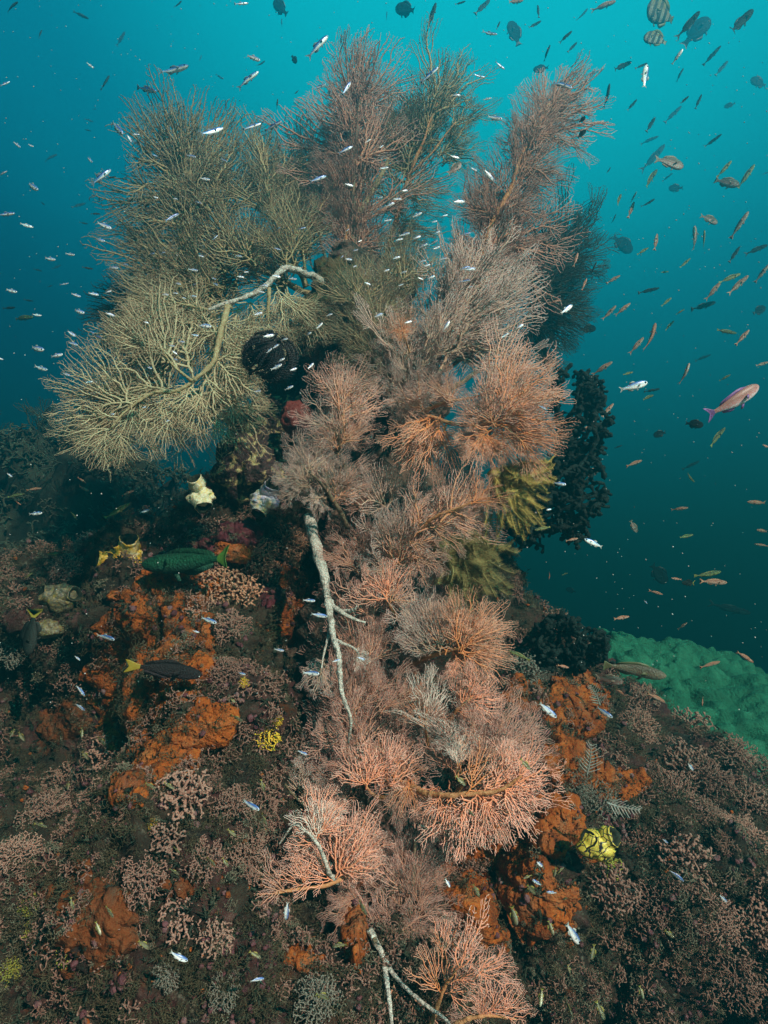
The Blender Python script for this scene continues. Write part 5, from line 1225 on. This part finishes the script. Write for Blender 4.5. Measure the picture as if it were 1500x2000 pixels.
BM = {
 's': [fmat('baitfish_skin', (.02, .05, .26), (.10, .26, .55), (.95, .96, .92), -.05, .06, .3, .12, .9, scales=False), flatm('baitfish_fin', (.12, .16, .2))],  # silver belly whitened further, so the flash sits in the colour
 'w': [fmat('glassfish_skin', (.05, .12, .34), (.50, .60, .66), (.97, .97, .93), -.06, .09, .3, .08, .9, scales=False), flatm('glassfish_fin', (.4, .42, .38))],  # near-white belly carries the bright glint as colour
 'k': [fmat('backlit_skin', (.010, .016, .018), (.03, .05, .05), (.10, .13, .12), -.09, .04, .75, spec=.15), flatm('backlit_fin', (.02, .03, .03))],  # backlit silhouette against bright water, put into the colour as dark skin
 'a': [fmat('anthias_skin', (.32, .13, .07), (.50, .26, .17), (.62, .50, .42), -.09, .06, .4), flatm('anthias_fin', (.45, .22, .12))],
 'A': [fmat('big_anthias_skin', (.26, .12, .09), (.50, .26, .24), (.78, .66, .64), -.09, .06, .5, scales=False), flatm('big_anthias_fin', (.22, .10, .28))],
 'g': [fmat('slender_skin', (.05, .07, .02), (.18, .22, .06), (.36, .36, .16), -.06, .05, .45), flatm('slender_fin', (.2, .22, .05))],
 'd': [fmat('damsel_skin', (.008, .012, .014), (.016, .024, .026), (.03, .04, .04), -.15, .1, .8, spec=.1), flatm('damsel_fin', (.012, .018, .02))],
 'b': [fmat('banner_skin', (.30, .28, .10), (.50, .50, .38), (.46, .46, .36), -.2, .2, .45, bars=(1.5, (.03, .04, .03), 1.2)), flatm('banner_fin', (.14, .16, .06))],
 'p': [fmat('fusilier_skin', (.10, .10, .07), (.36, .24, .20), (.62, .48, .42), -.14, .1, .4), flatm('fusilier_fin', (.25, .2, .14))],
 'y': [fmat('cardinal_skin', (.10, .10, .05), (.30, .30, .14), (.52, .52, .36), -.08, .08, .32, .25, .8), flatm('cardinal_fin', (.3, .28, .06))],
 'l': [fmat('lyretail_skin', (.008, .012, .010), (.015, .022, .018), (.03, .035, .03), -.1, .1, .75, spec=.15), flatm('lyretail_fin', (.30, .26, .03))],
 'M': [fmat('wrasse_skin', (.007, .045, .02), (.012, .085, .04), (.018, .07, .045), -.09, .09, .65, spec=.25), flatm('wrasse_fin', (.12, .28, .04))],
 'B': [fmat('dark_wrasse_skin', (.012, .010, .010), (.018, .015, .015), (.05, .04, .045), -.1, .1, .7, spec=.2), flatm('dark_wrasse_fin', (.28, .21, .02))],
 'T': [fmat('tan_skin', (.10, .08, .045), (.26, .22, .14), (.40, .36, .26), -.08, .08, .5), flatm('tan_fin', (.12, .12, .05))]}
reg('w', shape(.125, .14, .07), tail=(.12, .11, .06), dorsal=(.08, -.12, .06), anal=(-.02, -.2, .05), eye=.04)
for k in BM: BM[k].append(M_EYE)

DATA = {  # zoom window origin: kind headx,heady tailx,taily in half pixels
(0, 0): """k75,5 15,45;k350,75 285,45;k165,115 148,148;k490,120 455,182;k712,0 680,35;s970,12 915,15;d1065,0 1125,60;k1100,70 1100,105;s1280,140 1203,215;k1335,130 1328,195;
s735,255 630,292;s1010,280 925,337;k1038,235 1000,265;w365,265 340,245;k430,290 390,357;s612,357 535,340;s38,318 0,335;w1012,235 965,213;k788,213 778,245;k875,312 840,288;d1160,248 1138,215;s1277,325 1223,352;
s1372,315 1335,375;k880,385 886,440;k1085,383 1080,425;k1150,368 1168,352;w480,524 438,478;w515,555 497,528;s548,525 518,525;k378,422 360,432;k368,478 325,460;k358,512 328,505;w78,574 57,557;w130,572 113,566;
k228,602 163,628;w360,632 340,614;s432,662 358,716;k456,690 412,696;s28,668 -8,684;s880,495 770,537;s1026,480 943,507;s1106,468 1030,515;s1382,570 1318,597;s1280,685 1203,712;w1445,545 1428,558;w1497,568 1483,578;
s618,612 588,602;s890,632 860,620;w818,702 783,696;w1378,726 1348,718;k542,692 508,684;w146,740 105,713;w617,774 598,766;s790,795 763,788;k177,802 158,788;k340,792 273,812;s58,832 -10,840;s703,832 635,868;w127,887 80,873;
k396,836 350,834;k346,874 308,870;w432,892 378,868;w407,942 373,934;s852,918 828,938;s1098,886 1075,900;s1197,888 1163,895;s1366,893 1348,905;w290,995 260,992;w214,1014 178,1008;k242,1034 198,1052;s607,988 578,996;s648,984 628,990;
w795,1003 773,996;s1100,977 1068,968;s1400,975 1376,980;s1342,998 1328,1010;k367,1051 318,1044;k168,1060 128,1050;w498,1036 478,1032;w770,1057 740,1053;w952,1083 926,1078;w970,1062 953,1064;w1094,1082 1063,1076;w1157,1090 1128,1088;
s268,1106 233,1112;w312,1158 283,1148;w64,1140 26,1131;k207,1114 183,1122;s767,1108 746,1116;w705,1110 683,1106;w657,1152 633,1148;w767,1158 743,1156;w1032,1142 1010,1138;w850,1114 830,1106;k132,1176 93,1172;w1412,938 1398,946;w1447,1112 1423,1104;w1392,1038 1378,1044""",
(750, 0): """d38,28 132,48;k205,5 173,102;k418,-5 348,62;k12,40 8,88;s442,133 383,128;k455,80 438,118;d490,75 530,185;k618,78 556,118;k600,15 605,75;k738,118 683,167;k757,162 713,208;k652,170 618,245;a545,0 478,12;a905,5 815,38;
k800,28 748,92;k322,3 272,22;s472,270 433,243;s398,302 343,293;s742,348 648,310;d578,272 648,268;k974,238 878,282;k1034,245 975,270;w1028,252 1010,352;b1022,18 1138,85;b1008,140 1115,158;d1278,65 1170,170;k1238,38 1148,145;
k1452,28 1322,158;k1322,172 1238,264;k1347,233 1288,302;w1167,192 1124,252;k1172,262 1138,322;k882,318 863,435;k992,383 943,442;k1243,363 1213,432;k1168,408 1088,487;k1062,453 1020,522;k1195,372 1148,412;d1325,420 1375,402;d1425,310 1505,332;
k1325,518 1243,584;k1078,530 998,562;k1102,558 1008,668;p1168,652 1070,612;g1068,662 1008,737;k1132,672 1083,712;g1357,628 1308,687;g1447,643 1388,727;p1387,722 1293,703;k1505,672 1475,682;k887,650 868,682;d1108,735 1168,735;
g927,758 903,808;a977,788 953,852;g987,748 963,792;k1062,773 998,817;a1424,826 1353,932;p1302,872 1243,838;k907,833 888,882;d792,505 754,540;d788,455 763,478;p1212,882 1222,975;g1252,898 1248,972;a1067,913 1056,978;
d972,992 890,912;g1032,968 993,992;k1503,955 1413,990;k1393,958 1343,1032;g1197,1008 1153,1050;a757,988 743,1038;k832,1018 808,1072;a792,1088 773,1134;a923,1076 868,1107;g1112,1060 1076,1066;g1392,1070 1318,1097;a1504,1033 1448,1104;a1424,1076 1338,1154;a1314,1102 1263,1168;
k1082,1123 983,1147;g1122,1163 1088,1192;w292,617 260,608;w428,706 393,664;p300,638 256,674;w312,787 273,788;w67,777 38,779;s342,908 303,917;w167,953 138,968;w217,963 193,974;w142,923 118,930;w97,910 63,922;w62,1003 36,1010;w244,1008 220,1014;
s340,1041 298,1050;s340,1093 293,1102;w197,1078 173,1087;w20,1053 0,1060;w162,1018 138,1024;w87,1060 66,1067;w152,1092 133,1084;w207,863 188,868;w217,903 198,912;w27,858 3,864;s217,258 138,328;w297,373 268,370;w417,383 388,390;w458,464 408,458;w347,1118 328,1124;w72,933 48,938;w92,743 68,747""",
(0, 500): """g132,238 46,246;w160,232 128,228;w327,222 288,210;k62,200 13,206;w293,313 263,292;s399,322 368,310;w367,302 348,294;w447,234 413,222;w580,262 560,256;w774,312 746,307;w720,337 696,333;w692,407 673,400;w822,275 773,269;w172,367 113,354;w242,384 198,392;w300,347 268,338;
w182,444 143,433;w272,467 246,458;w360,490 336,494;w12,404 -10,398;w592,440 573,433;s572,588 553,594;w447,616 428,622;w1017,527 996,530;w662,642 648,646;w1068,308 1028,316;w1123,323 1098,328;w1087,346 1066,360;w1098,424 1063,444;w1158,438 1133,448;w1258,262 1238,284;w1214,298 1196,312;w1297,226 1276,234;w1494,226 1463,238;w1143,508 1113,522;
a162,907 103,914;g97,928 28,942;a347,918 303,898;a337,888 303,864;a523,917 473,938;g507,966 416,1024;w162,1003 113,1008;g302,1032 278,998;w582,992 548,1002;a82,972 58,958;w47,862 28,848;g237,1160 178,1166""",
(750, 500): """a907,193 853,252;a962,184 908,230;d832,283 766,285;w732,193 693,223;a692,173 648,182;w543,268 518,282;w484,303 458,320;w254,256 233,288;a1060,262 1033,373;a1014,318 963,378;g1133,253 1093,292;g1173,208 1143,227;k1303,178 1188,212;d1493,198 1438,227;g1378,302 1293,288;a1427,288 1373,348;k1283,383 1208,412;
a892,413 816,463;a1192,418 1163,503;a1505,413 1448,432;g973,453 933,464;w1028,493 926,522;g1053,543 1003,562;k1083,518 1008,532;g1353,463 1313,487;A1474,497 1273,635;d1253,662 1173,652;d1048,702 1108,688;g1333,670 1263,747;a1505,747 1473,738;a897,576 848,632;a838,668 746,684;w630,598 603,584;a1007,798 946,822;a860,822 763,868;
k1238,798 1158,837;g1213,884 1178,848;k933,738 898,752;a1188,983 1123,992;a1418,960 1500,968;p988,1080 963,1033;w652,988 633,993;w708,892 663,886;g588,1070 652,1058;a757,1103 713,1112;w783,1106 858,1137;a1455,1070 1505,1078;a1446,1125 1505,1134;g1208,1088 1148,1102;k883,958 828,972""",
(0, 1000): """M553,205 938,190;B788,638 520,590;l108,560 134,388;g127,238 98,258;w443,498 388,477;w842,432 788,413;w777,470 753,464;w1228,347 1186,343;w1278,408 1213,398;w1107,542 1073,536;w957,634 928,628;w1243,632 1188,626;w1327,578 1298,584;w1424,578 1393,566;y687,693 648,663;g503,578 527,578;y347,968 318,932;y413,914 383,872;y97,894 68,857;y38,880 57,847;w327,714 303,678;w328,774 298,748;y318,884 322,838;
y382,814 363,787;y948,818 903,793;w1198,947 1163,933;y920,745 900,728;y1033,1092 1018,1048;y682,1082 638,1058;y608,1082 568,1053;y263,1088 270,1048;y28,788 24,757;w312,578 293,563;w1003,1157 948,1128""",
(750, 1000): """g1315,232 1222,255;a1340,276 1233,270;a1122,258 1163,264;l1163,275 1218,280;a1088,322 1038,308;a958,408 893,418;a1184,432 1148,458;d1108,285 1035,195;d708,300 753,312;a644,262 650,232;g718,238 693,247;a1443,588 1373,542;a1113,563 1068,560;a1312,584 1233,608;a1203,632 1143,642;T1103,643 858,583;p933,662 828,648;a937,714 903,688;a1098,743 1028,708;a722,608 678,598;g488,542 568,575;w674,803 603,742;w893,803 828,763;a1243,758 1246,722;w1028,357 1016,346;k1443,397 1268,360;w1207,1008 1188,983""",
(0, 1400): """w1013,363 948,328;y1043,424 1018,378;y183,432 138,413;y243,464 218,433;y923,468 888,438;y703,534 678,508;y843,584 808,548;y893,584 868,553;y698,618 663,588;y443,784 413,738;y393,854 373,798;y583,908 538,868;w733,953 663,923;y1018,942 973,913;w1028,1023 978,1027;y1298,898 1358,882;y1433,774 1398,718;y1288,1103 1228,1073;y287,754 273,708;w1118,788 1122,733""",
(750, 1400): """w763,886 712,806;y812,950 822,888;w583,638 613,658;w638,684 673,688;w618,584 593,562;y543,632 578,618;y662,626 672,588;y703,588 678,608;y593,694 553,648;w257,664 243,636;y517,814 498,738;y373,704 348,648;y662,854 638,788;w1170,644 1113,592;y608,1134 618,1058;y738,1174 698,1093;y863,1184 828,1108;y1013,1104 998,1048;w1338,723 1313,698;y573,208 533,163;y318,268 283,233;y353,388 323,363;y1133,864 1093,828;y698,714 723,703;y728,1004 718,968;w1108,493 1088,478""",
}
EXTRA = """d20,40 80,20"""
NAMES = {'s': ('baitfish', 'blue backed silver fish'), 'w': ('silver_fish', 'small silver fish'), 'k': ('slender_fish', 'dark slender fish'), 'a': ('anthias', 'pinkish orange fish'),
         'A': ('anthias', 'large pink fish with a purple tail'), 'g': ('green_fish', 'slender green fish'), 'd': ('damselfish', 'dark oval fish'), 'b': ('butterflyfish', 'striped disc shaped fish'),
         'p': ('deep_bodied_fish', 'plump pinkish fish'), 'y': ('cardinalfish', 'small greenish yellow fish'), 'l': ('lyretail_fish', 'dark yellow tailed fish'),
         'M': ('wrasse', 'dark green wrasse with a bright yellow green tail'), 'B': ('wrasse', 'black pointed snout wrasse with yellow fins'), 'T': ('wrasse', 'long tan wrasse')}
SPECIAL = {'A': 'large pink fish with purple tail swimming up in open water', 'M': 'dark green wrasse with yellow green tail passing before the orange slope', 'B': 'black wrasse with yellow fins before the broad orange sponge', 'T': 'long tan wrasse gliding over the green stony coral'}
# named spots of the scene: (x, y, phrase)
SPOTS = [(90, 90, 'in the far upper corner water'), (300, 90, 'high above the upper olive fan'), (520, 90, 'in the bright water between the fan tops'), (120, 260, 'in open water beside the upper olive fan'), (120, 440, 'in blue water off the olive fan'),
 (110, 600, 'in blue water outside the drooping fan'), (330, 230, 'by the top of the upper olive fan'), (490, 255, 'above the middle olive fan lobe'), (640, 170, 'beside the tallest fan'), (420, 400, 'over the upper olive fan'), (300, 500, 'over the olive fan foot'),
 (560, 400, 'over the gap before the dark bushy fan'), (480, 560, 'over the arched white stem'), (350, 650, 'over the drooping fan'), (230, 750, 'over the drooping fan tip'), (540, 690, 'over the black feather star'), (680, 330, 'over the tallest fan'), (680, 560, 'over the mossy rock joint'),
 (790, 470, 'over the forked fan'), (900, 500, 'over the grey plume fan'), (850, 60, 'above the forked fan'), (960, 130, 'between the forked fan and the rusty fan'), (1080, 40, 'above the rusty fan'), (1280, 50, 'under the surface glow'), (1440, 60, 'in the outer upper corner water'), (1120, 230, 'beside the rusty fan'),
 (1280, 170, 'in water below the striped fish'), (1420, 170, 'in water below the outer corner'), (1270, 300, 'in open water level with the rusty fan'), (1420, 330, 'at the outer margin level with the rusty fan'), (1200, 420, 'in water off the dark green fan'), (1380, 470, 'in mid water below the plump fish'), (1180, 570, 'beside the dark green fan edge'), (1330, 560, 'in water outside the dark green fan'), (1450, 560, 'at the outer margin above the large pink fish'),
 (1010, 620, 'over the plumes above the peach fan'), (1260, 680, 'in mid water beside the black coral top'), (1410, 690, 'in water above the large pink fish'), (1170, 800, 'over the black coral tree'), (1330, 820, 'in water beside the large pink fish'), (1300, 920, 'in deep blue water beside the black coral'), (1450, 1000, 'at the outer margin of deep water'), (1160, 1030, 'below the black coral tree'),
 (1100, 1140, 'in water beside the dusky olive feather star'), (1300, 1120, 'in deep water above the green coral'), (1180, 1220, 'above the low black coral bush'), (1400, 1290, 'over the green stony coral'), (1200, 1330, 'beside the orange sponge boulder'), (60, 960, 'before the dim reef slope'), (180, 950, 'below the drooping fan'), (280, 1000, 'in the shadow below the drooping fan'), (80, 1130, 'over the ledge of the spotted squirt'), (60, 1420, 'before the dark cave mouth'), (180, 1430, 'between the cave and the orange sponge'), (240, 1260, 'before the broad orange sponge'), (390, 1230, 'on the slope below the green wrasse'), (600, 1180, 'beside the forked white stem'), (470, 1380, 'near the yellow sponge clump'), (320, 1520, 'by the orange sponge knob'), (110, 1630, 'before the left pink soft corals'), (360, 1680, 'over the lower slope'), (480, 1560, 'before the wispy brown fan'), (210, 1820, 'over the dark orange slab'), (400, 1880, 'over the shaded bottom slope'), (560, 1900, 'near the drooping bottom stem'), (640, 1680, 'over the twin pink lobes'), (900, 1520, 'over the salmon fan'), (1000, 1740, 'before the holed orange mound'), (1120, 1850, 'in the dark hollow under the mound'), (1300, 1640, 'before the right soft coral slope'), (1090, 1950, 'in the bottom dark hollow'), (1300, 1850, 'over the dark lower right slope')]
COV = [(80, 750), (230, 250), (330, 160), (480, 230), (640, 100), (760, 50), (930, 90), (960, 250), (1020, 220), (1150, 110), (1170, 400), (1180, 600), (1080, 740), (1120, 880), (980, 1240), (1000, 1300), (600, 1000), (520, 880), (220, 930), (100, 850)]
ORD = ['first', 'second', 'third', 'fourth', 'fifth', 'sixth', 'seventh', 'eighth', 'ninth', 'tenth', 'eleventh', 'twelfth', 'thirteenth', 'fourteenth', 'fifteenth', 'sixteenth', 'seventeenth', 'eighteenth', 'nineteenth', 'twentieth', 'twenty first', 'twenty second', 'twenty third', 'twenty fourth']
fg = np.random.default_rng(5); FISH = []
for (ox, oy), txt in DATA.items():
    for e in txt.replace('\n', '').split(';'):
        k = e[0]; h, t = e[1:].split(' ')
        hx, hy = [float(q) / 2 for q in h.split(',')]; tx, ty = [float(q) / 2 for q in t.split(',')]
        FISH.append([k, hx + ox, hy + oy, tx + ox, ty + oy])
# more of the tiny glinting ones, loosely following their neighbours
for q in [f for f in FISH if f[0] == 'w' and 180 < f[1] < 920 and 300 < f[2] < 720][::2]:
    jx, jy = fg.normal(0, 34, 2); rx_, ry_ = fg.normal(0, 2.5, 2)
    FISH.append(['w', q[1] + jx + rx_, q[2] + jy + ry_, q[3] + jx, q[4] + jy])
for q in FISH:
    k, hx, hy, tx, ty = q
    mx_, my_ = (hx + tx) / 2, (hy + ty) / 2; L = math.hypot(hx - tx, hy - ty)
    if k == 'w' and L < 30: hx, hy, tx, ty = mx_ + (hx - mx_) * 1.15, my_ + (hy - my_) * 1.15, mx_ + (tx - mx_) * 1.15, my_ + (ty - my_) * 1.15
    cov = inside(COV, mx_, my_)
    if k in 'kdbA': kf = .86
    elif k == 's' and cov: kf = .85
    else: kf = 1
    hx, hy, tx, ty = mx_ + (hx - mx_) * kf, my_ + (hy - my_) * kf, mx_ + (tx - mx_) * kf, my_ + (ty - my_) * kf; L *= kf
    u = fg.random()
    if cov: d = 1.22 + .3 * u if k in 'swa' else 1.35 + .3 * u
    elif k in 'sw': d = 1.5 + 1.1 * u
    elif k == 'k': d = 2.8 + 2.6 * u + (2.6 if u > .62 else 0)
    elif k == 'd': d = 3.4 + 2.5 * u if my_ < 150 else 5.2 + 2.5 * u
    elif k == 'g': d = 2.0 + 2.2 * u
    elif k == 'A': d = 1.5
    elif k == 'T': d = 2.05
    elif k == 'b': d = 3.6
    elif k == 'p': d = 2.4 + .8 * u
    else: d = 1.8 + 1.8 * u
    if k == 'd' and 900 < mx_ < 1450 and 620 < my_ < 860: d = 2.2 if L > 32 else 3.6
    near = on_reef(mx_, my_)
    rpx = proj(near[0][None])
    if abs(rpx[0][0] - mx_) < 40 and abs(rpx[1][0] - my_) < 40:
        d = min(d, near[2] - .10 - .12 * u)
        if 520 < mx_ < 1120: d = min(d, 1.08 + .1 * u) if my_ > 1420 else min(d, 1.4)
        d = max(d, .75)
    dl = L / F * d * fg.uniform(-.45, .45)
    H, T = at(hx, hy, d + dl / 2), at(tx, ty, d - dl / 2); X = H - T; Ln = np.linalg.norm(X); X /= Ln
    z0 = UP + RT * fg.normal(0, .15) - FW * fg.normal(0.05, .15)
    if abs(X @ UP) > .93: z0 = RT * (1 if fg.random() < .5 else -1) + UP * .2
    Z = z0 - X * (z0 @ X); Z /= np.linalg.norm(Z); Y = np.cross(Z, X)
    me = S[k][fg.integers(3)]
    o = link(NAMES[k][0], me, BM[k])
    M = Matrix.Identity(4); ctr = (H + T) / 2
    for r in range(3): M[r][0], M[r][1], M[r][2], M[r][3] = X[r] * Ln, Y[r] * Ln, Z[r] * Ln, ctr[r]
    o.matrix_world = M
    a = math.degrees(math.atan2(-(hy - ty), hx - tx)) % 360
    q += [o, mx_, my_, L]
# labels: kind, place, and the order within that place where several share it
cell = {}
for q in FISH:
    k, mx_, my_ = q[0], q[6], q[7]
    sp = min(SPOTS, key=lambda s: (s[0] - mx_) ** 2 + (s[1] - my_) ** 2)
    cell.setdefault((k, sp[2]), []).append(q)
GR = {'s': 'school of blue backed silver fish', 'w': 'school of tiny silver fish', 'k': 'dark slender fish in open water', 'a': 'pinkish orange fish around the fans', 'g': 'slender green fish', 'd': 'dark oval fish', 'y': 'greenish yellow fish along the slope', 'p': 'plump pinkish fish', 'b': 'striped disc shaped fish', 'l': 'dark fish with yellow tails'}
for (k, ph), lst in cell.items():
    lst.sort(key=lambda q: q[6])
    xr = max(q[6] for q in lst) - min(q[6] for q in lst); yr = max(q[7] for q in lst) - min(q[7] for q in lst)
    if yr > xr: lst.sort(key=lambda q: q[7])
    n = len(lst)
    for i, q in enumerate(lst):
        o = q[5]; nm = NAMES[k][1]
        if k in SPECIAL: lab = SPECIAL[k]
        elif n == 1: lab = 'only ' + nm + ' ' + ph
        else:
            side = ('from the left' if yr <= xr else 'from the top')
            lab = ORD[i] + ' ' + nm + ' ' + side + ' ' + ph
        o['label'] = lab; o['category'] = 'fish'
        if k in GR: o['group'] = GR[k]

# ------------------------------------------------------------------ the water: one closed body of clear blue green sea round everything
dg = bpy.context.evaluated_depsgraph_get()
def water_box():
    x0, x1, y0, y1, z0, z1 = -100, 100, -0.6, 125, -9.5, HAZE_TOP
    V = [(x, y, z) for x in (x0, x1) for y in (y0, y1) for z in (z0, z1)]
    Fc = [(0, 1, 3, 2), (4, 6, 7, 5), (0, 4, 5, 1), (2, 3, 7, 6), (0, 2, 6, 4), (1, 5, 7, 3)]
    m = bpy.data.materials.new('sea_water'); m.use_nodes = True
    t = m.node_tree; t.nodes.clear()
    o = t.nodes.new('ShaderNodeOutputMaterial'); v = t.nodes.new('ShaderNodeVolumePrincipled')
    v.inputs['Color'].default_value = (.03, .58, .70, 1)
    v.inputs['Absorption Color'].default_value = (.13, .76, .90, 1)
    v.inputs['Density'].default_value = HAZE_D
    v.inputs['Anisotropy'].default_value = .75
    t.links.new(v.outputs[0], o.inputs['Volume'])
    tag(link('haze', mesh('haze', V, Fc, smooth=False), m), 'clear blue green sea water', 'water', kind='stuff')
HAZE_TOP = 5.2
HAZE_D = 0.22
water_box()
